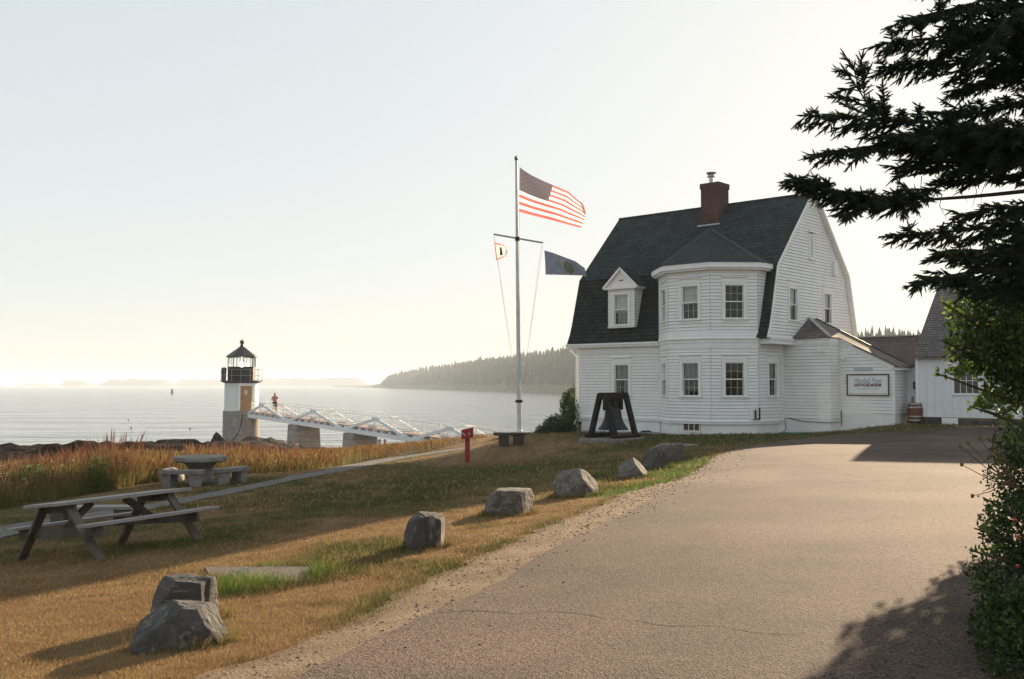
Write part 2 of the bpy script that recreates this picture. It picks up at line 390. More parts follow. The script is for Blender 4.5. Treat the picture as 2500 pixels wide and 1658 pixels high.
o = np_mesh('ground', np.c_[xf, yf, Z2.ravel()], F, GROUND, tc, smooth=True); tag(o, kind='structure')

def sheet(name, rows, mat, lift, cols=None):
    """rows: list of equally long point lists"""
    A_ = np.array(rows, float); r, c = A_.shape[:2]; z = T(A_[..., 0], A_[..., 1]) + lift
    V = np.dstack([A_, z]).reshape(-1, 3); ii = np.arange(r * c).reshape(r, c)
    F = np.c_[ii[:-1, :-1].ravel(), ii[:-1, 1:].ravel(), ii[1:, 1:].ravel(), ii[1:, :-1].ravel()]
    return tag(np_mesh(name, V, F, mat, cols, smooth=True), kind='structure')
ASPH = None
def asphalt():
    m = mk('worn_asphalt', (.087, .062, .047), (.058, .042, .033), .9, .92, 0, 0, .12, c3=(.112, .077, .060), s3=.28, r3=(.48, .62))
    t = m.node_tree; N = t.nodes; L = t.links; b = N['Principled BSDF']; src = b.inputs['Base Color'].links[0].from_socket
    tc = N.new('ShaderNodeTexCoord')
    v = N.new('ShaderNodeTexVoronoi'); v.inputs['Scale'].default_value = 85; L.new(tc.outputs['Object'], v.inputs['Vector'])
    ad = N.new('ShaderNodeSeparateColor'); L.new(v.outputs['Color'], ad.inputs[0])
    mr = N.new('ShaderNodeMapRange'); L.new(ad.outputs[0], mr.inputs[0]); mr.inputs[3].default_value = .25; mr.inputs[4].default_value = 2.1
    mx = N.new('ShaderNodeMix'); mx.data_type = 'RGBA'; mx.blend_type = 'MULTIPLY'; mx.inputs[0].default_value = .9; L.new(src, mx.inputs[6]); L.new(mr.outputs[0], mx.inputs[7])
    L.new(mx.outputs[2], b.inputs['Base Color'])
    bp = N.new('ShaderNodeBump'); bp.inputs['Strength'].default_value = .6; bp.inputs['Distance'].default_value = .008; L.new(v.outputs['Distance'], bp.inputs['Height'])
    bp2 = N.new('ShaderNodeBump'); bp2.inputs['Strength'].default_value = .25; bp2.inputs['Distance'].default_value = .03
    n3 = N.new('ShaderNodeTexNoise'); n3.inputs['Scale'].default_value = 1.1; n3.inputs['Detail'].default_value = 3; L.new(tc.outputs['Object'], n3.inputs['Vector']); L.new(n3.outputs['Fac'], bp2.inputs['Height'])
    L.new(bp2.outputs[0], bp.inputs['Normal']); L.new(bp.outputs[0], b.inputs['Normal'])
    return m
re_d = dens(road_edge, .12); ne = len(re_d); rows = []
cum = np.r_[0, np.cumsum(np.hypot(*np.diff(np.array(re_d), axis=0).T))]; cum /= cum[-1]
rr = np.array([(3.6, -8), (3.5, 2), (3.6, 6), (4.9, 9), (8.4, 15), (15, 24), (30, 34), (40, 42.5)]); rc = np.r_[0, np.cumsum(np.hypot(*np.diff(rr, axis=0).T))]; rc /= rc[-1]
# match rows of the right edge to the left edge by distance ahead
ly = np.array([p[1] for p in re_d]); ly = np.maximum.accumulate(ly); tt = np.interp(ly, [-8, 6, 12, 20, 30, 40, 44], [0, .235, .36, .55, .75, .93, 1])
tt = np.maximum.accumulate(tt + np.linspace(0, 1e-4, ne))
wob = (fbm(np.arange(ne) * .9, np.zeros(ne), 3, 3) - .5) * .10
tcol = np.linspace(0, 1, 70) ** 1.7
for i, (x, y) in enumerate(re_d):
    rx = np.interp(tt[i], rc, rr[:, 0]); ry = np.interp(tt[i], rc, rr[:, 1])
    L_ = math.hypot(rx - x, ry - y) + 1e-6; x0 = x + (rx - x) / L_ * wob[i]; y0 = y + (ry - y) / L_ * wob[i]
    rows.append([(x0 + (rx - x0) * t, y0 + (ry - y0) * t) for t in tcol])
sheet('road', rows, asphalt(), .022)
def crackline(pts, w):
    q = dens(GP(pts), .12); a = np.array(q); tg = np.gradient(a, axis=0); tg /= np.linalg.norm(tg, axis=1)[:, None] + 1e-9; nn = np.c_[-tg[:, 1], tg[:, 0]]
    k = np.arange(len(a)); a = a + nn * ((fbm(k * .35, k * 0., 12, 4) - .5) * .35)[:, None]; ww = w * (.4 + 1.2 * vn(k * .6, k * 0., 13))
    rows = [[tuple(a[i] + nn[i] * ww[i]), tuple(a[i] - nn[i] * ww[i])] for i in range(len(a))]
    sheet('road_crack', rows, CRACKM, .028)
CRACKM = mk('crack_dirt', (.035, .028, .024), rough=.95)
crackline([(1040, 1502), (1250, 1508), (1500, 1512), (1700, 1535), (1950, 1555)], .006); crackline([(1690, 1172), (1850, 1180), (2050, 1182), (2250, 1172), (2420, 1170)], .013); crackline([(1950, 1128), (2080, 1165)], .012)
SANDM = mk('sandy_verge', (.24, .172, .118), (.155, .108, .07), 2.2, .95, .9, 45, .1, c3=(.15, .10, .06), s3=14, r3=(.6, .68), bdist=.03)
se_d = dens(sand_edge, .10); rows = []
ra = np.array(re_d); sidx = 0
for i, (x, y) in enumerate(se_d):
    k = int(np.argmin((ra[:, 0] - x) ** 2 + (ra[:, 1] - y) ** 2)); k = max(k, sidx); sidx = k
    w_ = (fbm(np.array([i * .55]), np.array([0.]), 8, 4)[0] - .5) * .5
    dx, dy = ra[k][0] - x, ra[k][1] - y; L_ = math.hypot(dx, dy) + 1e-6; f = min(1, .25 / L_ + .3)
    x0, y0 = x - dx / L_ * w_ * f, y - dy / L_ * w_ * f; dx2, dy2 = ra[k][0] + dx / L_ * .12 - x0, ra[k][1] + dy / L_ * .12 - y0
    rows.append([(x0 + dx2 * t, y0 + dy2 * t) for t in np.linspace(0, 1, 14)])
sheet('dirt_path', rows, SANDM, .012)
PATHM = mk('crushed_stone_path', (.125, .115, .108), (.088, .081, .077), 6, .95, .8, 70, .15, c3=(.25, .23, .21), s3=40, r3=(.5, .6), bdist=.02)
pd = dens(path_line_s, .3); pa = np.array(pd); tg = np.gradient(pa, axis=0); tg /= np.linalg.norm(tg, axis=1)[:, None]; nn = np.c_[-tg[:, 1], tg[:, 0]]
pl0 = np.array(path_line); pw = np.interp(np.linspace(0, 1, len(pd)), np.linspace(0, 1, len(path_w)), path_w)
rows = []
for i, p in enumerate(pd):
    w1 = pw[i] + (fbm(np.array([i * .5]), np.array([1.]), 60, 3)[0] - .5) * .25; w2 = pw[i] + (fbm(np.array([i * .5]), np.array([9.]), 61, 3)[0] - .5) * .25
    rows.append([(p[0] + nn[i, 0] * a, p[1] + nn[i, 1] * a) for a in np.linspace(w1, -w2, 7)])
sheet('path', rows, PATHM, .018)

# ---- shore rock ledges
gx2 = np.arange(-62, 22, .32); gy2 = np.arange(27, 100, .32); X, Y = np.meshgrid(gx2, gy2); rm = rockmask(X, Y)
ca, sa = math.cos(.5), math.sin(.5); xr, yr = X * ca + Y * sa, -X * sa + Y * ca
led = np.abs(fbm(xr * .16, yr * .5, 71, 4) - .5) * 2
stp = fbm(xr * .22, yr * .6, 81, 3) * 5; stp = (np.floor(stp) + sstep(.55, .95, stp - np.floor(stp))) / 5
zz = T(X, Y) + rm * (1.3 * stp - .45 - .5 * led + .5 * (fbm(X * 1.1, Y * 1.1, 91, 5) - .5) - .35 * np.abs(fbm(xr * .7, yr * 1.3, 95, 3) - .5)) - .35 * (1 - rm) + .25 * rm * sstep(-15, -19, X) * (1 - sstep(66, 76, Y)) - .35 * rm * sstep(-17, -14, X)
zz = np.maximum(zz, SEA - 2); ii = np.arange(X.size).reshape(X.shape)
F = np.c_[ii[:-1, :-1].ravel(), ii[:-1, 1:].ravel(), ii[1:, 1:].ravel(), ii[1:, :-1].ravel()]
keep = (rm.ravel()[F] > .01).any(1) & (zz.ravel()[F] > SEA - 1.9).any(1)
xf, yf = X.ravel(), Y.ravel(); lh = (sstep(-27, -23, xf) * sstep(62, 76, yf))[:, None]; nz = fbm(xf * .5, yf * .5, 17, 4)[:, None]
rcst = (np.array([.019, .013, .010]) * (1 - lh) + np.array([.15, .12, .10]) * lh) * (.5 + 1.0 * nz)
rust = lh * sstep(.58, .7, fbm(xf * .3, yf * .3, 27, 3))[:, None] * .5; rcst = rcst * (1 - rust) + np.array([.20, .11, .05]) * rust * .8
RROCK = mk('shore_ledge_rock', (.1, .1, .1), rough=1, tint=True, bump=.8, bs=5, spec=.03, c2=(.025, .02, .017), scale=2.2, rng_=(.55, .75), bdist=.15)
vv = np.c_[xf, yf, zz.ravel()]; used = np.unique(F[keep]); remap = np.zeros(len(vv), int); remap[used] = np.arange(len(used))
o = np_mesh('rock_ledge_terrain', vv[used], remap[F[keep]], RROCK, rcst[used]); tag(o, kind='structure')
# ---------------------------------------------------------------- sea
def seamat():
    m = bpy.data.materials.new('sea_water'); m.use_nodes = True; t = m.node_tree; N = t.nodes; L = t.links; b = N['Principled BSDF']
    b.inputs['Base Color'].default_value = (.028, .052, .060, 1); b.inputs['Roughness'].default_value = .12; b.inputs['IOR'].default_value = 1.33; b.inputs['Specular IOR Level'].default_value = .5
    tc = N.new('ShaderNodeTexCoord'); last = None
    for sc, st, ds in ((.035, (1, 2.2, 1), 2.4), (.22, (1, 2.0, 1), .5), (1.3, (1, 1.7, 1), .06)):
        mp = N.new('ShaderNodeMapping'); mp.inputs['Scale'].default_value = st; mp.inputs['Rotation'].default_value = (0, 0, .25); L.new(tc.outputs['Object'], mp.inputs[0])
        n = N.new('ShaderNodeTexNoise'); n.inputs['Scale'].default_value = sc; n.inputs['Detail'].default_value = 5; L.new(mp.outputs[0], n.inputs['Vector'])
        bp = N.new('ShaderNodeBump'); bp.inputs['Strength'].default_value = .75; bp.inputs['Distance'].default_value = ds; L.new(n.outputs['Fac'], bp.inputs['Height'])
        if last: L.new(last, bp.inputs['Normal'])
        last = bp.outputs[0]
    L.new(last, b.inputs['Normal'])
    return m
ax_ = np.r_[-np.geomspace(30, 14000, 40)[::-1], 0, np.geomspace(30, 14000, 40)]; ay_ = np.r_[-400, 0, np.geomspace(30, 15000, 60)]
X, Y = np.meshgrid(ax_, ay_); ii = np.arange(X.size).reshape(X.shape)
F = np.c_[ii[:-1, :-1].ravel(), ii[:-1, 1:].ravel(), ii[1:, 1:].ravel(), ii[1:, :-1].ravel()]
tag(np_mesh('sea', np.c_[X.ravel(), Y.ravel(), np.full(X.size, SEA)], F, seamat()), kind='structure')

# ---------------------------------------------------------------- far headland, its wood, islands
HILLM = mk('headland_ground', (.07, .075, .035), (.11, .10, .06), .02, .95, c3=(.16, .14, .11), s3=.05)
hs = np.array([(q.x, q.y) for q in (P(u, v, -SEA * FPX / (v - 938)) for u, v in [(812, 944.6), (900, 946.5), (960, 948.5), (1060, 951), (1160, 954), (1250, 957.5), (1340, 961), (1425, 964), (1600, 969), (1900, 975), (2300, 980)])])
prof_u = [800, 900, 930, 950, 1000, 1050, 1100, 1150, 1200, 1300, 1400, 1600, 1900, 2300]
prof_v = [942, 941, 936, 924, 914, 907, 902, 897, 892, 880, 871, 858, 848, 838]
nr = 14; rows = []
k = np.linspace(0, len(hs) - 1, 90); hx = np.interp(k, range(len(hs)), hs[:, 0]); hy = np.interp(k, range(len(hs)), hs[:, 1])
for x, y in zip(hx, hy):
    u = 1250 + FPX * x / y; d = y + 70; top = max(.8, (938 - np.interp(u, prof_u, prof_v)) / FPX * (y + 190) + 7.5)
    f = math.hypot(x, y); row = []
    for j in range(nr):
        w = j / (nr - 1); dist = 420 * w; hgt = top * min(1, (w * 420 / 190)) ** .75 if w < .5 else top * (1 - .12 * (w - .5))
        sh = min(1, w * 420 / 18) * 2.2
        row.append((x + x / f * dist, y + y / f * dist, SEA - .3 + max(sh, hgt) * (1 if j else 0)))
    rows.append(row)
HV = np.array(rows); r, c = HV.shape[:2]; ii = np.arange(r * c).reshape(r, c)
F = np.c_[ii[:-1, :-1].ravel(), ii[:-1, 1:].ravel(), ii[1:, 1:].ravel(), ii[1:, :-1].ravel()]
tag(np_mesh('headland_hill', HV.reshape(-1, 3), F, HILLM, smooth=True), kind='structure')
def conifers(name, pts, hts, mat):
    """far wood of ragged spruces: three jagged skirts per tree"""
    n = len(pts); V = []; F = []; m = 7
    tv = []
    tf = []
    for lo, hi, rad in ((.05, .55, .20), (.32, .80, .15), (.6, 1.0, .09)):
        b = len(tv); tv.append((0, 0, hi))
        for q in range(m): a = 2 * math.pi * q / m; rr_ = rad * (1 if q % 2 else .62); tv.append((rr_ * math.cos(a), rr_ * math.sin(a), lo + (.05 if q % 2 else 0)))
        tf += [(b, b + 1 + q, b + 1 + (q + 1) % m) for q in range(m)]
    tv = np.array(tv); tf = np.array(tf); a = rng.random(n) * 6.28; wd = hts * rng.uniform(.8, 1.5, n)
    M = np.zeros((n, 3, 3)); M[:, 0, 0] = np.cos(a) * wd; M[:, 0, 1] = -np.sin(a) * wd; M[:, 1, 0] = np.sin(a) * wd; M[:, 1, 1] = np.cos(a) * wd; M[:, 2, 2] = hts
    V, F = scatter(tv, tf, M, pts)
    c = np.repeat(np.array([.020, .040, .016]) * rng.uniform(.6, 1.5, n)[:, None], len(tv), 0)
    return tag(np_mesh(name, V, F, mat, c), kind='stuff')
FOR = mk('spruce_wood', (.03, .04, .02), rough=.9, tint=True, spec=.1)
n = 5200; a = rng.random(n) ** .8 * (r - 1); b = rng.beta(1.1, 1.6, n) * (c - 1)
b = np.maximum(b, .8 + rng.random(n) * .4); i0 = a.astype(int).clip(0, r - 2); j0 = b.astype(int).clip(0, c - 2); fa = (a - i0)[:, None]; fb = (b - j0)[:, None]
pts = (HV[i0, j0] * (1 - fa) + HV[i0 + 1, j0] * fa) * (1 - fb) + (HV[i0, j0 + 1] * (1 - fa) + HV[i0 + 1, j0 + 1] * fa) * fb
uu = 1250 + FPX * pts[:, 0] / pts[:, 1]; ok = uu > 930 + rng.random(n) * 16; pts = pts[ok]
hts = rng.uniform(5.5, 13, len(pts)) * np.where(rng.random(len(pts)) < .08, 1.25, 1) * np.interp(uu[ok], [930, 960, 1000, 1200], [.62, .8, .9, 1])
conifers('headland_forest', pts - np.array([0, 0, .4]), hts, FOR)
# nearer wooded rise seen over the low link roof
px = np.linspace(60, 230, 60); rows = [[(x, y, SEA if j == 0 else h) for j, (y, h) in enumerate(((250, 0), (285, -3), (330, 2.0), (420, 4)))] for x in px]
RV = np.array(rows); r2, c2 = RV.shape[:2]; ii = np.arange(r2 * c2).reshape(r2, c2)
F = np.c_[ii[:-1, :-1].ravel(), ii[:-1, 1:].ravel(), ii[1:, 1:].ravel(), ii[1:, :-1].ravel()]
tag(np_mesh('wooded_hill', RV.reshape(-1, 3), F, HILLM, smooth=True), kind='structure')
n = 420; pts = np.c_[rng.uniform(62, 228, n), rng.uniform(300, 400, n), np.zeros(n)]; pts[:, 2] = np.interp(pts[:, 1], [285, 330, 420], [-3, 2, 4])
conifers('treeline_forest', pts, rng.uniform(8, 11, n), FOR)
# faint low islands on the horizon
def island(u0, u1, h, d, seed):
    a = P(u0, 938, d); b = P(u1, 938, d); m = 40; V = []; 
    for i in range(m + 1):
        t = i / m; e = min(1, t * 6, (1 - t) * 6); hh = h * e * (.6 + .6 * float(fbm(np.array([t * 9 + seed]), np.array([seed * 1.7]), seed, 4)[0]))
        p = a.lerp(b, t)
        V += [(p.x, p.y - 60, SEA - .2), (p.x, p.y - 40, SEA + hh * .3 * e + .1), (p.x, p.y, SEA + hh + .2), (p.x, p.y + 160, SEA - .2)]
    F = [(i * 4 + q, i * 4 + 4 + q, i * 4 + 5 + q, i * 4 + 1 + q) for i in range(m) for q in range(3)]
    tag(np_mesh('island_hill', V, F, HILLM), kind='structure')
for q in [(40, 130, 12, 4300, 3), (150, 215, 26, 4100, 5), (235, 430, 30, 4000, 7), (420, 560, 33, 4400, 8), (600, 760, 38, 4600, 11), (690, 905, 42, 4400, 13)]: island(*q)

# ---------------------------------------------------------------- haze, sky, sun
def haze(dens_):
    m = bpy.data.materials.new('sea_haze'); m.use_nodes = True; t = m.node_tree; N = t.nodes; N.remove(N['Principled BSDF'])
    v = N.new('ShaderNodeVolumePrincipled'); v.inputs['Color'].default_value = (.84, .91, 1.0, 1); v.inputs['Density'].default_value = dens_; v.inputs['Anisotropy'].default_value = .05
    t.links.new(v.outputs[0], N['Material Output'].inputs['Volume'])
    mb = MB(); mb.box2((-14500, -600, -13), (14500, 15500, 52)); o = mb.build('haze', m); tag(o, kind='stuff'); return o
haze(HAZE)
AZ, EL = R(28), R(15)
SUN = Vector((math.sin(AZ) * math.cos(EL), math.cos(AZ) * math.cos(EL), math.sin(EL)))
sl = bpy.data.lights.new('sun', 'SUN'); sl.energy = SUNE; sl.angle = R(.5); sl.color = (1.0, .78, .53)
so = bpy.data.objects.new('sun', sl); COL.objects.link(so); so.rotation_euler = (-SUN).to_track_quat('-Z', 'Y').to_euler()
wd = bpy.data.worlds.new('World'); scene.world = wd; wd.use_nodes = True; t = wd.node_tree; N = t.nodes; L = t.links
sk = N.new('ShaderNodeTexSky'); sk.sky_type = 'NISHITA'; sk.sun_disc = False; sk.sun_elevation = EL; sk.sun_rotation = AZ; sk.altitude = 0; sk.air_density = 1.0; sk.dust_density = 1.0; sk.ozone_density = 1.0
gm = N.new('ShaderNodeGamma'); gm.inputs[1].default_value = .15; L.new(sk.outputs[0], gm.inputs[0])
hsv = N.new('ShaderNodeHueSaturation'); hsv.inputs['Saturation'].default_value = 1.5; L.new(gm.outputs[0], hsv.inputs['Color'])
tm = N.new('ShaderNodeMix'); tm.data_type = 'RGBA'; tm.blend_type = 'MULTIPLY'; tm.inputs[0].default_value = 1; L.new(hsv.outputs[0], tm.inputs[6]); tm.inputs[7].default_value = (2.58, 2.63, 2.60, 1); L.new(tm.outputs[2], N['Background'].inputs[0]); N['Background'].inputs[1].default_value = SKYS
scene.view_settings.view_transform = 'Standard'; scene.view_settings.look = 'None'; scene.view_settings.gamma = 1; scene.view_settings.exposure = EXPO
scene.cycles.use_denoising = True; scene.cycles.denoising_prefilter = 'ACCURATE'
try:
    scene.cycles.volume_bounces = 1; scene.cycles.max_bounces = 8; scene.cycles.transparent_max_bounces = 16; scene.cycles.volume_step_rate = 4
except Exception: pass
# ---------------------------------------------------------------- keeper's house (local x along the front, y into the house, z up; HZ = local zero)
HZ = -2.26
def L3(s, b, h): return (s, b, h - HZ)
house = empty('keepers_house', HP0 + Vector((0, 0, HZ)), -TH, "white clapboard keeper's house with dark gambrel roof, brick chimney and tall corner bay", 'house')
BW = -1.53; EAV = 1.85; P_ = 1.45
S1, S2, S3, S4 = 4.55, 6.0, 8.0, 9.38
def courses(mb, o, D, N_, outline, h0, h1, wins=(), step=.135, th=.026, mi=0):
    """lapped boards on a wall plane: o base point (s,b), D along, N_ outward (2D); outline(h)->(l,r)"""
    o = Vector(o); D = Vector(D); N_ = Vector(N_)
    n = max(1, round((h1 - h0) / step)); st = (h1 - h0) / n
    for i in range(n):
        a, b = h0 + i * st, h0 + (i + 1) * st
        (l0, r0), (l1, r1) = outline(a), outline(b)
        segs = [(l0, r0, l1, r1)]
        for (wl, wr, wb, wt) in wins:
            if b > wb + .02 and a < wt - .02:
                ns = []
                for (p, q, p1, q1) in segs:
                    if q <= wl or p >= wr: ns.append((p, q, p1, q1)); continue
                    if p < wl: ns.append((p, wl, p1, wl))
                    if q > wr: ns.append((wr, q, wr, q1))
                segs = ns
        for (p, q, p1, q1) in segs:
            if q - p < .005: continue
            def pt(x, h, off): v = o + D * x + N_ * off; return L3(v.x, v.y, h)
            g = .017; mb.add([pt(p, a + g, th), pt(q, a + g, th), pt(q1, b, .004), pt(p1, b, .004), pt(p, a + g, 0), pt(q, a + g, 0)], [(0, 1, 2, 3), (4, 5, 1, 0)], mi)
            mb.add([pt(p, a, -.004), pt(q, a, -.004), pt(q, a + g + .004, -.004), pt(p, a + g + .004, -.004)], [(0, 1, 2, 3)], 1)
def const(l, r): return lambda h: (l, r)
def window(parent, o, D, N_, x0, x1, z0, z1, blind=.5, blindmat=None, room=None, muntin=True, curtain=None, head=True, cas=.125, casetop=None, name='window', inset=0, low=None):
    """double-hung window in a wall plane; x along D, z heights"""
    o = Vector(o); D = Vector(D); N_ = Vector(N_)
    def pt(x, h, off): v = o + D * x + N_ * off; return L3(v.x, v.y, h)
    def bx(mb, a, b, c, d, f0, f1, mi=0):
        mb.hexa([pt(a, c, f0), pt(b, c, f0), pt(b, c, f1), pt(a, c, f1), pt(a, d, f0), pt(b, d, f0), pt(b, d, f1), pt(a, d, f1)], mi)
    fr = MB(); c = cas
    bx(fr, x0 - c, x0, z0 - .02, z1 + c, -.05, .032); bx(fr, x1, x1 + c, z0 - .02, z1 + c, -.05, .032); bx(fr, x0, x1, z1, z1 + c, -.05, .030)
    bx(fr, x0 - c - .015, x0 - c, z0 - .02, z1 + c, 0, .05); bx(fr, x1 + c, x1 + c + .015, z0 - .02, z1 + c, 0, .05)
    if head:
        bx(fr, x0 - c, x1 + c, z1 + c + .16, z1 + c + .185, 0, .028); bx(fr, x0 - c - .03, x1 + c + .03, z1 + c + .185, z1 + c + .225, -.02, .075)
        bx(fr, x0 - c, x1 + c, z1 + c, z1 + c + .02, 0, .045); bx(fr, x0 - c, x1 + c, z1 + c + .02, z1 + c + .16, 0, .022)
    w = fr.build(name, TRIM, parent)
    sl_ = MB(); bx(sl_, x0 - c - .04, x1 + c + .04, z0 - .062, z0 - .02, -.05, .085); bx(sl_, x0 - c, x1 + c, z0 - .15, z0 - .062, 0, .026); sl_.build('sill', TRIM, w)
    zm = (z0 + z1) / 2; sa = MB(); k = .035
    for (a, b, f) in ((zm - .02, z1, -.035), (z0 - .02, zm + .02, -.07)):
        bx(sa, x0, x0 + k, a, b, f - .03, f); bx(sa, x1 - k, x1, a, b, f - .03, f); bx(sa, x0 + k, x1 - k, b - k, b, f - .03, f + .001); bx(sa, x0 + k, x1 - k, a, a + k + .01, f - .03, f + .001)
        if muntin:
            for j in (1, 2): xx = x0 + (x1 - x0) * j / 3; bx(sa, xx - .006, xx + .006, a + k, b - k, f - .024, f - .006, 1)
            bx(sa, x0 + k, x1 - k, (a + b) / 2 - .006, (a + b) / 2 + .006, f - .023, f - .005, 1)
    sa.build('sash', [TRIM, MUNT], w)
    pn = MB()
    for (a, b, f) in ((zm, z1 - .03, -.052), (z0 + .01, zm - .005, -.088)): pn.poly([pt(x0 + .03, a, f), pt(x1 - .03, a, f), pt(x1 - .03, b, f), pt(x0 + .03, b, f)])
    pn.build('pane', GLASS, w)
    rm = MB(); d = -.75
    rm.add([pt(x0 - .02, z0 - .03, -.1), pt(x1 + .02, z0 - .03, -.1), pt(x1 + .02, z1 + .02, -.1), pt(x0 - .02, z1 + .02, -.1), pt(x0 - .35, z0 - .3, d), pt(x1 + .35, z0 - .3, d), pt(x1 + .35, z1 + .1, d), pt(x0 - .35, z1 + .1, d)],
           [(0, 1, 5, 4), (1, 2, 6, 5), (2, 3, 7, 6), (3, 0, 4, 7), (4, 5, 6, 7)]); rm.build('room_recess', room or INTER, w)
    if blind:
        bl = MB(); nseg = 14 if blindmat is CURTAIN else 1; zb = z1 - (z1 - z0) * blind
        for j in range(nseg):
            a = x0 + .03 + (x1 - x0 - .06) * j / nseg; b = x0 + .03 + (x1 - x0 - .06) * (j + 1) / nseg; f = -.13 - .02 * (j % 2); g = -.13 - .02 * ((j + 1) % 2)
            if nseg == 1: f = g = -.12
            bl.poly([pt(a, zb, f), pt(b, zb, g), pt(b, z1, g), pt(a, z1, f)])
        bl.build('curtain' if blindmat is CURTAIN else 'roller_blind', blindmat or BLIND, w)
    if low:
        bl = MB()
        for a0, a1, mt in low:
            a = x0 + (x1 - x0) * a0; b = x0 + (x1 - x0) * a1; m_ = 6
            for j in range(m_): bl.poly([pt(a + (b - a) * j / m_, z0, -.16 - .02 * (j % 2)), pt(a + (b - a) * (j + 1) / m_, z0, -.16 - .02 * ((j + 1) % 2)), pt(a + (b - a) * (j + 1) / m_, zm, -.16 - .02 * ((j + 1) % 2)), pt(a + (b - a) * j / m_, zm, -.16 - .02 * (j % 2))])
        bl.build('lower_curtain', low[0][2], w)
    return w
q2 = math.sqrt(.5)
# wall faces of the storeys: (origin (s,b), direction, outward normal, length)
faces = dict(front=((0, 0), (1, 0), (0, -1), S1), bay_left=((S1, 0), (q2, -q2), (-q2, -q2), 2.05), bay_front=((S2, -P_), (1, 0), (0, -1), S3 - S2), bay_right=((S3, -P_), (q2, q2), (q2, -q2), 1.95), side=((S4, -.07), (0, 1), (1, 0), 2.19), left=((0, 8.2), (0, -1), (-1, 0), 8.2), back=((S4, 8.2), (-1, 0), (0, 1), S4), side_far=((S4, 2.12), (0, 1), (1, 0), 6.08))
win_lo = dict(front=[(2.12, 2.90)], bay_left=[(.64, 1.42)], bay_front=[(.65, 1.42)], bay_right=[(.59, 1.36)], side=[(.88, 1.58)])
win_up = dict(bay_left=[(.62, 1.42)], bay_front=[(.65, 1.42)], bay_right=[(.61, 1.38)])
LZ = (-.48, .88); UZ = (2.69, 4.05)
wl = MB()
for k, (o, D, N_, ln) in faces.items():
    courses(wl, o, D, N_, const(0, ln), BW, EAV - .1 if not k.startswith('bay') else EAV - .15, [(a, b, *LZ) for a, b in win_lo.get(k, [])])
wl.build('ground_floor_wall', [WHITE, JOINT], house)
fd = MB()
for k, (o, D, N_, ln) in faces.items():
    o2 = Vector(o); D2 = Vector(D); N2 = Vector(N_); i = o2 - N2 * .05
    a, b = i, i + D2 * ln
    cut = [(.66, 1.46)] if k == 'bay_front' else []
    segs = [(0, ln, -2.9, BW - .02)] if not cut else [(0, .66, -2.9, BW - .02), (1.46, ln, -2.9, BW - .02), (.66, 1.46, -2.9, -1.95), (.66, 1.46, -1.62, BW - .02)]
    for x0, x1, za, zb in segs:
        p = i + D2 * x0; r_ = i + D2 * x1; fd.poly([L3(p.x, p.y, za), L3(r_.x, r_.y, za), L3(r_.x, r_.y, zb), L3(p.x, p.y, zb)])
fd.build('foundation', WHITE, house)
# water table, corner boards, belt course between storeys
tr = MB()
outl = [(-.0, 0), (S1, 0), (S2, -P_), (S3, -P_), (S4, -.07), (S4, 2.1)]
def band(mb, pts, off0, off1, z0, z1, mi=0):
    n = len(pts); nrm = []
    for i in range(n):
        a = Vector(pts[max(i - 1, 0)]); b = Vector(pts[i]); c = Vector(pts[min(i + 1, n - 1)])
        n1 = (b - a).normalized() if i else (c - b).normalized(); n2 = (c - b).normalized() if i < n - 1 else n1
        p1 = Vector((n1.y, -n1.x)); p2 = Vector((n2.y, -n2.x)); m = (p1 + p2); m = m / (m.dot(p1)); nrm.append(m)
    for i in range(n - 1):
        A_, B_ = Vector(pts[i]), Vector(pts[i + 1]); a0, a1, b0, b1 = A_ + nrm[i] * off0, A_ + nrm[i] * off1, B_ + nrm[i + 1] * off0, B_ + nrm[i + 1] * off1
        mb.hexa([L3(a0.x, a0.y, z0), L3(b0.x, b0.y, z0), L3(b1.x, b1.y, z0), L3(a1.x, a1.y, z0), L3(a0.x, a0.y, z1), L3(b0.x, b0.y, z1), L3(b1.x, b1.y, z1), L3(a1.x, a1.y, z1)], mi)
band(tr, outl, -.04, .035, BW - .10, BW - .005); band(tr, outl, -.04, .065, BW - .005, BW + .03)
tr.build('water_table_trim', TRIM, house)
bayl = [(S1 + .02, -.02), (S2, -P_), (S3, -P_), (S4, -.07), (S4, .1)]
bt = MB(); band(bt, bayl, -.05, .05, EAV - .15, EAV - .01); band(bt, bayl, -.05, .10, EAV - .01, EAV + .03); band(bt, bayl, -.05, .026, EAV - .33, EAV - .15); bt.build('belt_trim', TRIM, house)
cb = MB()
def corner(s, b, z0, z1, w=.10):
    cb.box2(L3(s - w / 2, b - w / 2, z0), L3(s + w / 2, b + w / 2, z1))
cb.box2(L3(-.02, -.022, BW + .03), L3(.10, .1, EAV - .25)); cb.build('corner_board', TRIM, house); cb = MB(); cb.box2(L3(S4 - .1, 2.0, BW), L3(S4 + .021, 2.119, EAV - .3)); cb.build('corner_board', TRIM, house)
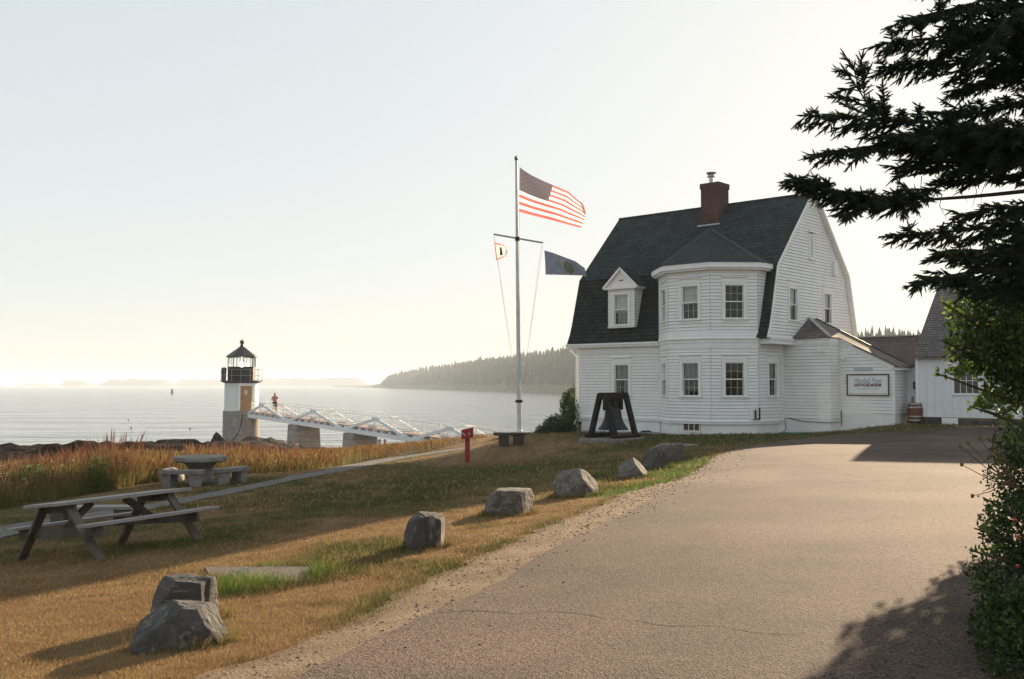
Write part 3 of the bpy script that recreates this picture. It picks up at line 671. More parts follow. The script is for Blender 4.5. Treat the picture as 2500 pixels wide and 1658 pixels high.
# upper bay, flared at its foot
ub = MB()
for k in ('bay_left', 'bay_front', 'bay_right'):
    o, D, N_, ln = faces[k]
    courses(ub, o, D, N_, const(0, ln), EAV + .35, 4.55, [(a, b, *UZ) for a, b in win_up[k]])
    o2, D2, N2 = Vector(o), Vector(D), Vector(N_); zz_ = [EAV + .03, EAV + .14, EAV + .25, EAV + .35]; of = [.075, .05, .03, .018]
    for i in range(3):
        e0, e1 = of[i] + .012, of[i + 1]
        pts = [(o2 + N2 * e0 + D2 * (-e0 * .41), zz_[i]), (o2 + N2 * e0 + D2 * (ln + e0 * .41), zz_[i]), (o2 + N2 * e1 + D2 * (ln + e1 * .41), zz_[i + 1]), (o2 + N2 * e1 + D2 * (-e1 * .41), zz_[i + 1])]
        ub.poly([L3(p.x, p.y, z) for p, z in pts]); p0 = o2 + N2 * (e0 - .012); ub.poly([L3(p0.x, p0.y, zz_[i]), L3((p0 + D2 * ln).x, (p0 + D2 * ln).y, zz_[i]), L3((o2 + N2 * e0 + D2 * ln).x, (o2 + N2 * e0 + D2 * ln).y, zz_[i]), L3((o2 + N2 * e0).x, (o2 + N2 * e0).y, zz_[i])])
courses(ub, (S4, -.07), (0, 1), (1, 0), lambda h: (0, max(.12, np.interp(h, [1.88, 2.4, 4.95], [.06, .30, .92]))), EAV + .03, 4.55)
courses(ub, (S1, 1.2), (0, -1), (-1, 0), lambda h: (max(0, 1.2 - np.interp(h, [1.88, 2.4, 4.95], [.06, .3, .92])), 1.2), EAV + .03, 4.55)
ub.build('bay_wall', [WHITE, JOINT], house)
bc = MB(); cpl = [(S1 - .05, .75), (S1, 0), (S2, -P_), (S3, -P_), (S4, -.07), (S4, .80)]
band(bc, cpl, -.05, .03, 4.55, 4.66); band(bc, cpl, -.05, .30, 4.74, 4.95); band(bc, cpl, -.05, .22, 4.66, 4.74); bc.build('bay_cornice', TRIM, house)
ap = L3(5.45, 3.0, 7.16); ov = .33
cr = [(S1 - ov * .9, .9), (S1 - ov * .75, -ov * .35), (S2 - ov * .41, -P_ - ov), (S3 + ov * .41, -P_ - ov), (S4 + ov, -.07 - ov * .41), (S4 + ov, .95)]
br_ = MB()
ap2 = L3(7.4, 3.0, 7.10)
r3 = [L3(a, b, 4.955) for a, b in cr]
apx = L3(6.3, 2.95, 7.10); apl = L3(5.42, 2.95, 7.12)
br_.add(r3 + [apl], [(0, 1, 6), (1, 2, 6), (2, 3, 6), (3, 4, 6), (4, 5, 6)]); br_.build('bay_roof', SHINGLE, house)
hc = MB(); hc.path([r3[2], tuple((Vector(r3[2]) + Vector(apl)) / 2), apl], .05, 6); hc.path([r3[4], tuple((Vector(r3[4]) + Vector(apl)) / 2), apl], .05, 6); hc.build('hip_cap', mk('pale_hip_cap', (.075, .085, .085), (.055, .065, .065), 9, .9), house)
# main gambrel roof
gp = [(-.12, 1.86), (.10, 2.30), (.26, 2.78), (.85, 4.90), (4.1, 8.28), (7.35, 4.90), (8.1, 2.30), (8.32, 1.86)]
SL, SR = -.50, 9.86
rf = MB()
def roofq(b0, h0, b1, h1, mi, s0=SL, s1=SR, th=.09):
    d = Vector((b1 - b0, h1 - h0)).normalized(); nn = Vector((-d.y, d.x)) * th
    if b0 > 4: pass
    p = [L3(s0, b0, h0), L3(s1, b0, h0), L3(s1, b1, h1), L3(s0, b1, h1)]; q = [L3(s0, b0 + nn.x, h0 + nn.y), L3(s1, b0 + nn.x, h0 + nn.y), L3(s1, b1 + nn.x, h1 + nn.y), L3(s0, b1 + nn.x, h1 + nn.y)]
    rf.hexa(p + q, mi)
lowr = MB()
keep_rf = rf; rf = lowr
for i in (0, 1, 2): roofq(*gp[i], *gp[i + 1], 0)
roofq(*gp[5], *gp[6], 0); roofq(*gp[6], *gp[7], 0)
lowr.build('lower_roof', SHINGLE2, house)
rf = keep_rf
roofq(gp[3][0] - .05, gp[3][1] - .03, *gp[4], 0); roofq(*gp[4], gp[5][0] + .05, gp[5][1] - .03, 0); rf.build('roof', SHINGLE, house)
rc_ = MB(); rc_.bar(L3(SL, 4.1, 8.36), L3(SR, 4.1, 8.36), .22, .07); rc_.build('ridge_cap', SHINGLE2, house)
# gables
def gprof(h):
    f = np.interp(h, [p[1] for p in gp[:5]], [p[0] for p in gp[:5]]); r_ = np.interp(h, [p[1] for p in gp[:3:-1]], [p[0] for p in gp[:3:-1]]); return float(f) + .02, float(r_) - .02
gw = MB(); gwin = [(1.82, 2.52, 2.70, 4.03), (5.13, 5.87, 2.72, 4.03), (3.80, 4.06, 5.55, 6.48)]
courses(gw, (SR - .02, 0), (0, 1), (1, 0), gprof, EAV + .05, 8.2, gwin)
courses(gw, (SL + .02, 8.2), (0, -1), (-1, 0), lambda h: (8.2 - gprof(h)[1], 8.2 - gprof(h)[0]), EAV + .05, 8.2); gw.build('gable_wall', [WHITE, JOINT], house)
gt = MB()
gt.box2(L3(S4 - .1, .03, EAV - .20), L3(SR + .05, 8.3, EAV - .03)); gt.box2(L3(S4 - .1, .0, EAV - .03), L3(SR + .09, 8.34, EAV + .05))
for i, (p, q) in enumerate(zip(gp[:-1], gp[1:])):          # rake boards, deeper on the far slope which shows its soffit
    wv = .06 if i < 4 else .16
    d = (Vector(q) - Vector(p)).normalized(); nn = Vector((d.y, -d.x)) * (-.1)
    out = .03 if i < 4 else .20
    gt.hexa([L3(SR - .01, p[0], p[1]), L3(SR + out, p[0], p[1]), L3(SR + out, q[0], q[1]), L3(SR - .01, q[0], q[1])] + [L3(SR - .01, p[0] + nn.x, p[1] + nn.y), L3(SR + out, p[0] + nn.x, p[1] + nn.y), L3(SR + out, q[0] + nn.x, q[1] + nn.y), L3(SR - .01, q[0] + nn.x, q[1] + nn.y)])
gt.build('rake_trim', TRIM, house)
ev = MB(); ev.box2(L3(SL, -.26, EAV - .16), L3(S1 + .15, .02, EAV - .02)); ev.box2(L3(SL - .02, -.31, EAV - .06), L3(S1 + .12, -.26, EAV + .02)); ev.box2(L3(-.02, -.03, EAV - .42), L3(S1 - .02, .0, EAV - .16)); ev.build('eave_gutter', TRIM, house)
dp = MB(); dp.path([L3(-.30, -.24, EAV - .1), L3(-.30, -.22, EAV - .3), L3(-.06, -.07, EAV - .55), L3(-.06, -.07, BW - .1), L3(-.10, -.14, BW - .3), L3(-.10, -.16, -2.2)], .04, 8); dp.build('downspout', TRIM, house)
# chimney
ch = MB(); ch.box2(L3(4.80, 3.16, 6.9), L3(5.72, 4.10, 9.05)); ch.box2(L3(4.765, 3.125, 9.05), L3(5.755, 4.135, 9.30)); cho = ch.build('chimney', BRICK, house)
cp_ = MB(); cp_.lathe([(.10, 0), (.10, .34), (.20, .36), (.14, .48), (.21, .50), (.24, .56), (.05, .60)], 14, L3(5.10, 3.6, 9.3)); cp_.build('flue_cap', STEEL, cho, smooth=True)
fl = MB(); fl.box2(L3(4.68, 3.02, 7.0), L3(5.84, 3.16, 7.36)); fl.hexa([L3(4.62, 2.80, 6.98), L3(5.92, 2.80, 6.98), L3(5.86, 3.05, 7.24), L3(4.66, 3.05, 7.24), L3(4.62, 2.80, 7.01), L3(5.92, 2.80, 7.01), L3(5.86, 3.05, 7.30), L3(4.66, 3.05, 7.30)]); fl.build('flashing', LEAD, cho)
# windows
Fw = lambda k: faces[k][:3]
window(house, *Fw('front'), 2.12, 2.90, *LZ, .5, CURTAIN, low=[(0, .14, CURTAIN), (.55, .95, CURTD)])
window(house, *Fw('bay_left'), .64, 1.42, *LZ, .5, CURTAIN)
window(house, *Fw('bay_front'), .65, 1.42, *LZ, .5, CURTAIN)
window(house, *Fw('bay_right'), .59, 1.36, *LZ, 0, room=INTERB, low=[(.62, 1, CURTD)])
window(house, *Fw('side'), .88, 1.58, *LZ, .5, CURTAIN, room=INTERB)
window(house, *Fw('bay_left'), .62, 1.42, *UZ, .5, CURTAIN)
window(house, *Fw('bay_front'), .65, 1.42, *UZ, .53, BLIND)
window(house, *Fw('bay_right'), .61, 1.38, *UZ, 0, room=INTERB)
window(house, (SR - .02, 0), (0, 1), (1, 0), 1.82, 2.52, 2.70, 4.03, .56, BLIND, muntin=False, low=[(0, .35, CURTD)])
window(house, (SR - .02, 0), (0, 1), (1, 0), 5.13, 5.87, 2.72, 4.03, .52, BLIND, muntin=False, room=INTERB, low=[(0, .8, CURTD)])
# attic louvre and small wall fittings
lv = MB()
lv.box2(L3(SR - .03, 3.70, 5.45), L3(SR + .02, 3.80, 6.55)); lv.box2(L3(SR - .03, 4.06, 5.45), L3(SR + .02, 4.16, 6.55)); lv.box2(L3(SR - .03, 3.66, 5.40), L3(SR + .06, 4.20, 5.50)); lv.box2(L3(SR - .03, 3.80, 6.48), L3(SR + .02, 4.06, 6.55)); lv.box2(L3(SR - .03, 3.60, 6.60), L3(SR + .10, 4.26, 6.66))
for i in range(12): z = 5.5 + i * .083; lv.hexa([L3(SR - .02, 3.8, z + .05), L3(SR + .01, 3.8, z), L3(SR + .01, 4.06, z), L3(SR - .02, 4.06, z + .05), L3(SR - .02, 3.8, z + .065), L3(SR + .01, 3.8, z + .015), L3(SR + .01, 4.06, z + .015), L3(SR - .02, 4.06, z + .065)])
lv.build('attic_louvre', TRIM, house)
wb_ = MB(); wb_.box2(L3(SR, 6.0, 4.95), L3(SR + .14, 6.24, 5.5)); wb_.box2(L3(SR, 5.96, 4.91), L3(SR + .17, 6.28, 4.95)); wb_.build('wall_vent', TRIM, house, bevel=.01)
bw = MB(); o, D, N_ = Fw('bay_front')
bw.box2(L3(S2 + .66, -P_ - .005, -1.96), L3(S2 + 1.46, -P_ + .02, -1.90)); 
for x in (.66, .92, 1.18, 1.435): bw.box2(L3(S2 + x, -P_ - .012, -1.95), L3(S2 + x + .022, -P_ + .02, -1.60))
bwo = bw.build('basement_window', TRIM, house); bp_ = MB(); bp_.poly([L3(S2 + .66, -P_ + .06, -1.96), L3(S2 + 1.46, -P_ + .06, -1.96), L3(S2 + 1.46, -P_ + .06, -1.6), L3(S2 + .66, -P_ + .06, -1.6)]); bp_.build('basement_screen', mk('rusty_screen', (.12, .085, .075), (.09, .065, .06), 20, .7), bwo)
pp = MB(); o, D, N_ = map(Vector, Fw('bay_right'))
def dp3(x, off, h): v = o + D * x + N_ * off; return L3(v.x, v.y, h)
pp.path([dp3(1.78, 0, -1.42), dp3(1.78, .16, -1.42), dp3(1.78, .16, -1.05)], .035, 8); pp.path([dp3(1.93, 0, -1.42), dp3(1.93, .2, -1.42), dp3(1.93, .2, -.95)], .035, 8); pp.build('vent_pipe', BLACK, house)
cbx = MB(); cbx.box2((0, 0, 0), (.12, .16, .5)); cbx.build('meter_box', TRIM, house, loc=L3(S4 - .22, -.35, -1.42))
# dormer on the lower slope
dl = MB(); DB = -.02
courses(dl, (1.80, DB), (1, 0), (0, -1), const(0, 1.48), 2.62, 4.35, [(.33, 1.10, 2.70, 4.07)]); courses(dl, (3.28, DB), (0, 1), (1, 0), lambda h: (0, float(np.interp(h, [2.3, 2.78, 4.9], [.12, .28, .87]))), 2.62, 4.35)
courses(dl, (1.80, DB + .9), (0, -1), (-1, 0), lambda h: (.9 - float(np.interp(h, [2.3, 2.78, 4.9], [.12, .28, .87])), .9), 2.62, 4.35)
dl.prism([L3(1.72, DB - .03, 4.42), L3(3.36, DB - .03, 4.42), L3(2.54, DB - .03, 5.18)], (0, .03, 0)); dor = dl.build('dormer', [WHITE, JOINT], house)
dt = MB(); dt.box2(L3(1.62, DB - .14, 4.32), L3(3.46, .9, 4.42)); ds_ = MB(); ds_.box2(L3(1.79, DB - .05, 2.56), L3(3.29, DB + .1, 2.62)); ds_.build('dormer_sill', TRIM, dor)
for s in (-1, 1): dt.bar(L3(2.54 + s * .95, DB - .07, 4.38), L3(2.54 - s * .03, DB - .07, 5.28), .16, .10)
dt.build('dormer_trim', TRIM, dor); dv = MB(); dv.box2(L3(2.45, DB - .05, 4.70), L3(2.66, DB - .031, 4.735)); dv.build('gable_slot', IRON, dor)
dr = MB()
for s in (-1, 1): dr.hexa([L3(2.54 + s * .97, DB - .13, 4.41), L3(2.54, DB - .13, 5.33), L3(2.54, 1.5, 5.33), L3(2.54 + s * .97, 1.5, 4.41), L3(2.54 + s * .97, DB - .13, 4.45), L3(2.54, DB - .13, 5.37), L3(2.54, 1.5, 5.37), L3(2.54 + s * .97, 1.5, 4.45)])
dr.build('dormer_roof', SHINGLE2, dor); window(house, (1.80, DB), (1, 0), (0, -1), .33, 1.10, 2.70, 4.07, .60, BLIND, head=False, low=[(.15, 1, CURTAIN)])
# lean-to annex against the gable
an = MB(); EX, SX, SY, SXE = 11.46, 2.12, 3.04, 13.73
def ltop(s): return 1.86 - (s - 11.46) * .488
courses(an, (S4, SX), (1, 0), (0, -1), const(0, EX - S4), BW + .1, 1.70); courses(an, (EX, SX), (0, 1), (1, 0), const(0, SY - SX), BW + .1, 1.70)
courses(an, (EX, SY), (1, 0), (0, -1), lambda h: (0, max(0.02, min(SXE - EX, (1.80 - h) / .488))), -1.20, 1.75); courses(an, (SXE, SY), (0, 1), (1, 0), const(0, 1.3), -1.2, .66)
for (o, D, N_, ln, z) in (((S4, SX), (1, 0), (0, -1), EX - S4, BW + .1), ((EX, SX), (0, 1), (1, 0), SY - SX, BW + .1), ((EX, SY), (1, 0), (0, -1), SXE - EX, -1.2), ((SXE, SY), (0, 1), (1, 0), 1.3, -1.2)):
    o = Vector(o) - Vector(N_) * .012; e = o + Vector(D) * ln; an.poly([L3(o.x, o.y, -2.9), L3(e.x, e.y, -2.9), L3(e.x, e.y, z), L3(o.x, o.y, z)])
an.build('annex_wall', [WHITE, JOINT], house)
at = MB(); at.box2(L3(S4 + .05, SX - .04, 1.66), L3(EX + .04, SX, 1.86)); at.box2(L3(EX, SX, 1.66), L3(EX + .035, SY - .03, 1.86)); at.bar(L3(EX, SY - .02, 1.75), L3(SXE, SY - .02, ltop(SXE) - .1), .03, .18); at.box2(L3(SXE - .09, SY - .021, -1.2), L3(SXE + .02, SY, .5)); at.box2(L3(SXE, SY, .56), L3(SXE + .22, 4.3, .66)); at.build('annex_trim', TRIM, house)
ar = MB(); hp = L3(SR, 3.58, 2.80); hp2 = L3(SR, 4.30, 2.80); e0 = L3(S4 + .4, SX - .12, 1.88); e1 = L3(EX + .05, SX - .12, 1.88)
ar.hexa([e0, e1, hp, hp] + [(p[0], p[1], p[2] + .05) for p in (e0, e1, hp, hp)], 1)
r1, r2_, r3_, r4_ = L3(EX + .05, SX - .12, 1.88), L3(EX + .05, SY - .12, 1.88), L3(SXE + .25, SY - .12, ltop(SXE + .25) + .03), L3(SXE + .25, 4.3, ltop(SXE + .25) + .03)
top = [hp, r1, r2_, r3_, r4_, hp2]; ar.add(top + [(p[0], p[1], p[2] + .05) for p in top], [(6, 7, 8, 9, 10, 11), (0, 5, 4, 3, 2, 1), (1, 2, 8, 7), (2, 3, 9, 8), (3, 4, 10, 9), (4, 5, 11, 10), (0, 1, 7, 6)], 0)
ar.build('annex_roof', [WOODSH_Y, WOODSH_X], house)
hb = MB(); hb.bar(tuple(Vector(hp) + Vector((0, 0, .08))), tuple(Vector(e1) + Vector((0, 0, .08))), .14, .06); hb.bar(tuple(Vector(hp2) + Vector((0, -.02, .07))), tuple(Vector(r4_) + Vector((0, -.02, .07))), .05, .05, 1); hb.build('hip_board', [mk('grey_hip_board', (.42, .40, .38), (.34, .32, .30), 6, .8), IRON], house)
sf = MB()
for (s, b, N_, h) in ((EX - .45, SX, (0, -1), 1.42), (EX + .10, SY, (0, -1), 1.12)):
    sf = MB(); sf.path([L3(s, b, h), L3(s, b - .12, h), L3(s + .10, b - .2, h - .05)], .028, 6); sf.tube(L3(s + .08, b - .18, h - .03), L3(s + .2, b - .3, h - .12), .03, .06, 8); sf.build('floodlight', TRIM, house)
cd_ = MB(); cd_.path([L3(S4 + .2, SX - .03, -1.42), L3(S4 + .9, SX - .03, -1.55), L3(EX + .02, SX - .03, -1.58), L3(EX + .04, SY - .03, -1.56)], .014, 5); cd_.path([L3(EX + .05, SY - .04, -1.1), L3(EX + .05, SY - .04, -1.75)], .016, 6); cd_.build('cable', IRON, house)

# ---------------------------------------------------------------- board-and-batten building with its low link
BAT = mk('white_board_paint', (.76, .77, .78), (.70, .71, .72), 3, .6, .1, 60, .3)
bb = empty('outbuilding', W(14.4, 3.6, -1.7), -TH, 'white board and batten building with steep shingle roof behind the right-hand foliage', 'building')
def Q3(s, b, h): return (s - 14.4, b - 3.6, h + 1.7)
def batten(mb, o, D, N_, ln, z0, z1, step=.32, cut=()):
    o, D, N_ = Vector(o), Vector(D), Vector(N_)
    segs = [(0, ln, z0, z1)]
    for (a, b, c, d) in cut: segs = [(0, a, z0, z1), (b, ln, z0, z1), (a, b, z0, c), (a, b, d, z1)]
    for (a, b, c, d) in segs: p = o + D * a; q = o + D * b; mb.poly([Q3(p.x, p.y, c), Q3(q.x, q.y, c), Q3(q.x, q.y, d), Q3(p.x, p.y, d)])
    x = .05
    while x < ln:
        for (a, b, c, d) in segs:
            if a <= x < b:
                p = o + D * x; q = p + D * .045; p2 = p + N_ * .03; q2_ = q + N_ * .03
                mb.hexa([Q3(p.x, p.y, c), Q3(q.x, q.y, c), Q3(q2_.x, q2_.y, c), Q3(p2.x, p2.y, c), Q3(p.x, p.y, d), Q3(q.x, q.y, d), Q3(q2_.x, q2_.y, d), Q3(p2.x, p2.y, d)])
        x += step
mw = MB(); batten(mw, (14.4, 3.6), (1, 0), (0, -1), 8.0, -1.30, 1.25, .32, [(1.45, 2.35, -.35, .62)]); batten(mw, (14.4, 9.6), (0, -1), (-1, 0), 6.0, -1.3, 1.25)
mw.prism([Q3(14.4, 3.6, 1.25), Q3(14.4, 9.6, 1.25), Q3(14.4, 6.6, 4.2)], (.02, 0, 0)); mw.build('wall', BAT, bb)
mf = MB(); mf.box2(Q3(14.45, 3.66, -2.4), Q3(22.4, 9.5, -1.30)); mf.build('foundation', mk('dark_stone_foundation', (.085, .075, .068), (.05, .045, .04), 4, .9, .5, 12), bb)
mv = MB(); mv.box2(Q3(15.35, 3.60, -1.62), Q3(15.95, 3.70, -1.32)); mv.build('foundation_vent', TRIM, bb)
mr_ = MB()
for sgn, b0 in ((1, 3.35), (-1, 9.85)): mr_.hexa([Q3(14.36, b0, 1.02), Q3(22.6, b0, 1.02), Q3(22.6, 6.6, 4.28), Q3(14.36, 6.6, 4.28), Q3(14.36, b0, 1.12), Q3(22.6, b0, 1.12), Q3(22.6, 6.6, 4.38), Q3(14.36, 6.6, 4.38)])
mr_.build('roof', brickmat('grey_wood_shingles', 0, (.13, .115, .11), (.19, .17, .165), (.045, .04, .038), .15, .10, .012, .9, .7), bb)
mt = MB(); mt.box2(Q3(14.36, 3.54, 1.0), Q3(22.4, 3.57, 1.2)); mt.box2(Q3(14.37, 3.56, -1.3), Q3(14.5, 3.63, 1.0)); mt.build('trim', TRIM, bb)
wm = MB()
for a, b, c, d in ((1.37, 1.45, -.43, .70), (2.35, 2.43, -.43, .70), (1.45, 2.35, .62, .70), (1.45, 2.35, -.43, -.35)): wm.box2(Q3(14.4 + a, 3.55, c), Q3(14.4 + b, 3.62, d))
wmo = wm.build('window', TRIM, bb); wp = MB(); wp.poly([Q3(15.85, 3.64, -.35), Q3(16.75, 3.64, -.35), Q3(16.75, 3.64, .62), Q3(15.85, 3.64, .62)]); wp.build('pane', mk('dark_pane', (.02, .022, .024), rough=.08, spec=.6), wmo)
ws = MB()
for i in range(1, 4): ws.box2(Q3(15.85 + i * .225 - .01, 3.615, -.35), Q3(15.85 + i * .225 + .01, 3.635, .62))
ws.box2(Q3(15.85, 3.62, .125), Q3(16.75, 3.634, .145)); ws.build('sash', TRIM, wmo)
lk = MB(); batten(lk, (12.5, 4.3), (1, 0), (0, -1), 2.0, -1.35, .72, .24); lk.build('link_wall', BAT, bb)
lr = MB(); lr.hexa([Q3(11.0, 4.12, .72), Q3(14.38, 4.12, .72), Q3(14.38, 6.0, 1.98), Q3(11.0, 6.0, 1.98), Q3(11.0, 4.12, .80), Q3(14.38, 4.12, .80), Q3(14.38, 6.0, 2.06), Q3(11.0, 6.0, 2.06)]); lr.hexa([Q3(11.0, 7.9, .72), Q3(14.38, 7.9, .72), Q3(14.38, 6.0, 1.98), Q3(11.0, 6.0, 1.98), Q3(11.0, 7.9, .80), Q3(14.38, 7.9, .80), Q3(14.38, 6.0, 2.06), Q3(11.0, 6.0, 2.06)])
lr.build('link_roof', brickmat('brown_wood_shingles', 0, (.125, .09, .085), (.18, .135, .125), (.05, .035, .033), .16, .075, .012, .9, .7), bb)
lt_ = MB(); lt_.bar(Q3(11.0, 6.0, 2.07), Q3(14.38, 6.0, 2.07), .16, .05); lt_.build('link_ridge', mk('grey_ridge_board', (.36, .33, .31), rough=.85), bb); lf = MB(); lf.box2(Q3(12.6, 4.4, -2.2), Q3(14.4, 5, -1.35)); lf.build('link_foundation', TIMBER, bb)
dh = MB(); dh.path([Q3(14.0, 4.26, -.52), Q3(14.0, 4.16, -.56), Q3(14.0, 4.16, -.80), Q3(14.0, 4.26, -.84)], .018, 6); dh.build('door_handle', IRON, bb)

# ---------------------------------------------------------------- signs, barrel, hose and other pieces by the house
def text_mesh(name, body, size, mat, parent, loc, shear=0, width=None, bold=0, ext=.004):
    cu = bpy.data.curves.new(name, 'FONT'); cu.body = body; cu.size = size; cu.shear = shear; cu.align_x = 'CENTER'; cu.align_y = 'CENTER'; cu.extrude = ext; cu.offset = bold; cu.resolution_u = 3
    tmp = bpy.data.objects.new(name + '_tmp', cu); COL.objects.link(tmp); dg = bpy.context.evaluated_depsgraph_get(); me = bpy.data.meshes.new_from_object(tmp.evaluated_get(dg)); bpy.data.objects.remove(tmp)
    xs = [v.co.x for v in me.vertices]; k = (width / (max(xs) - min(xs))) if width else 1
    for v in me.vertices: v.co = (v.co.x * k, -v.co.z, v.co.y)
    me.materials.clear(); me.materials.append(mat); return link(name, me, parent, loc)
sg = empty('museum_sign', W(12.65, SY - .03, -.03), -TH, 'white museum sign board with dark frame lettered Marshall Point Lighthouse Museum', 'sign')
m = MB(); m.box2((-.83, -.03, -.40), (.83, -.004, .40)); m.build('board', TRIM, sg)
m = MB()
for a, b, c, d in ((-.88, .88, .40, .435), (-.88, .88, -.435, -.40), (-.88, -.845, -.40, .40), (.845, .88, -.40, .40)): m.box2((a, -.055, c), (b, -.002, d))
m.build('frame', mk('dark_brown_frame', (.06, .035, .03), rough=.6), sg)
GOLD = mk('gold_line_paint', (.42, .30, .14), rough=.5)
for a, b, c, d in ((-.83, .83, -.36, -.345), (-.80, .80, .365, .375)): m = MB(); m.box2((a, -.034, c), (b, -.031, d)); m.build('gold_line', GOLD, sg)
BLUEL = mk('faded_blue_lettering', (.20, .30, .38), rough=.6); REDL = mk('dark_red_lettering', (.17, .055, .055), rough=.6)
text_mesh('lettering', 'Marshall Point', .27, BLUEL, sg, (0, -.034, .17), shear=.35, width=1.15)
text_mesh('lettering', 'LIGHTHOUSE MUSEUM', .17, REDL, sg, (0, -.034, -.01), width=1.12, bold=.006)
m = MB(); m.path([(-.45, -.033, -.15), (-.2, -.033, -.17), (0, -.033, -.14), (.2, -.033, -.17), (.45, -.033, -.15)], .008, 5); m.build('flourish', BLUEL, sg)
s2_ = empty('small_name_board', W(12.47, SY - .02, .62), -TH, 'small pale blue board fixed above the museum sign', 'sign'); m = MB(); m.box2((-.40, -.02, -.06), (.40, .0, .06)); m.build('board', mk('pale_blue_board', (.55, .62, .66), rough=.6), s2_, bevel=.004); m = MB(); m.path([(-.38, -.022, .02), (-.2, -.022, .045), (0, -.022, .03), (.2, -.022, .05), (.38, -.022, .0)], .008, 5); m.path([(-.36, -.022, -.035), (.36, -.022, -.04)], .006, 5); m.build('lettering_line', BLUEL, s2_)
pq = empty('picture_plaque', W(14.22, 4.26, -.05), -TH, 'small dark framed picture on the white link wall above the barrel', 'plaque'); m = MB()
for a, b, c, d in ((-.19, .19, .10, .145), (-.19, .19, -.145, -.10), (-.19, -.145, -.10, .10), (.145, .19, -.10, .10)): m.box2((a, -.05, c), (b, 0, d))
m.build('frame', BLACK, pq); m = MB(); m.box2((-.145, -.03, -.10), (.145, -.01, .10)); m.build('picture', mk('faded_picture', (.18, .17, .12), (.08, .09, .07), 9, .5), pq)
bz = P(2235, 1030, 40.3); br0 = empty('wooden_barrel', bz, 0, 'brown wooden barrel with steel hoops standing in the corner by the link wall', 'barrel')
m = MB(); pr_ = [(.26, 0), (.28, .1), (.305, .25), (.315, .38), (.305, .52), (.28, .66), (.26, .77), (.24, .77), (.24, .74)]; m.lathe(pr_, 26); m.build('staves', mk('oak_staves', (.14, .055, .028), (.09, .036, .02), 5, .5, .2, 20, .4, stretch=(6, 6, .4)), br0, smooth=True)
for z, r_ in ((.05, .274), (.20, .303), (.56, .302), (.70, .276)): m = MB(); m.lathe([(r_ - .01, 0), (r_ + .006, .003), (r_ + .005, .05), (r_ - .01, .053)], 26, (0, 0, z)); m.build('hoop', STEEL, br0, smooth=True)
hz = P(1935, 1056, 38.6); hz.z = T1(hz.x, hz.y); m = MB(); pts = []
for i in range(70): a = i * .42; r_ = .22 + .05 * math.sin(i * 1.7) + .0015 * i; pts.append((hz.x + r_ * math.cos(a) * 1.5, hz.y + r_ * math.sin(a), hz.z + .03 + .05 * abs(math.sin(i * .9)) * (i / 70)))
e_ = W(S4 + .15, 1.9, -1.45); pts += [(hz.x - .3, hz.y + .3, hz.z + .1), tuple(hz.lerp(e_, .5) + Vector((-.1, 0, -.12))), tuple(e_)]
tag(m.path(pts, .022, 6).build('garden_hose', mk('green_hose', (.015, .11, .085), rough=.4, spec=.5), smooth=True), 'green garden hose coiled on the grass below the annex wall', 'hose')
# gravel bed at the wall foot
m = MB(); bed = [W(s, b, 0) for s, b in [(-.3, -.05), (4.4, -.05), (5.9, -1.5), (6.6, -1.5), (5.6, -2.1), (3.9, -1.1), (1.5, -.85), (-.4, -.8)]]
m.poly([(p.x, p.y, max(T1(p.x, p.y) + .05, -3)) for p in bed]); tag(m.build('gravel_bed_path', mk('blue_grey_gravel', (.30, .30, .31), (.18, .18, .19), 35, .9, .8, 40)), kind='structure')
# ---------------------------------------------------------------- flagpole and flags
FD = 42.5; pb = P(1268, 1064, FD); pt_ = P(1260.5, 392, FD); pb.z = T1(pb.x, pb.y) - .1
fp = empty('flagpole', pb, 0, 'tall white flagpole with yardarm standing on the lawn left of the house', 'flagpole')
lo = lambda p: tuple(Vector(p) - pb)
m = MB(); ax3 = [pb.lerp(pt_, t) for t in (0, .3, .6, .85, 1)]; m.path([lo(p) for p in ax3], [.095, .088, .075, .062, .055], 14); m.build('pole', POLEW, fp, smooth=True)
m = MB(); tp = lo(pt_); m.lathe([(.02, -.02), (.07, .03), (.09, .10), (.07, .17), (.02, .20)], 12, tp); m.build('finial', mk('dull_gold_ball', (.20, .19, .17), rough=.4, metal=.5), fp, smooth=True)
y1, y2 = P(1205, 572, FD - .1), P(1326, 593, FD - .1); m = MB(); m.path([lo(y1), lo(y2)], .038, 8); m.build('yardarm', mk('grey_yardarm', (.34, .32, .29), rough=.6), fp)
m = MB(); yc = P(1263.5, 583, FD - .05); m.lathe([(.11, -.08), (.11, .08)], 12, lo(yc)); m.build('yard_collar', IRON, fp)
cl = pb.lerp(pt_, .135); m = MB(); m.lathe([(.125, -.06), (.125, .06)], 12, lo(cl)); m.box2(tuple(Vector(lo(cl)) + Vector((-.16, -.05, -.05))), tuple(Vector(lo(cl)) + Vector((.16, .05, .04)))); m.build('cleat_band', IRON, fp)
m = MB(); ba = lo(pb); m.lathe([(.13, 0), (.13, .35), (.10, .40)], 14, (0, 0, 0)); m.build('base_collar', POLEW, fp, smooth=True)
def rope(a, b, sag=.3):
    m = MB(); a, b = Vector(a), Vector(b); pts = [a.lerp(b, t) + Vector((0, 0, -sag * 4 * t * (1 - t))) for t in np.linspace(0, 1, 12)]; m.path([lo(p) for p in pts], 0.0055, 5, caps=False); return m.build('halyard', ROPE, fp)
rope(P(1205, 578, FD - .1), P(1266, 960, FD - .12), .0); rope(P(1207, 575, FD - .05), P(1262, 965, FD), .15); rope(P(1325, 600, FD - .1), P(1272, 960, FD - .12), .12); rope(P(1322, 598, FD - .05), P(1274, 975, FD), -.1)
rope(P(1262, 400, FD - .1), P(1268.5, 409, FD - .08), 0); rope(P(1268, 517, FD - .1), P(1270, 955, FD - .13), .05)
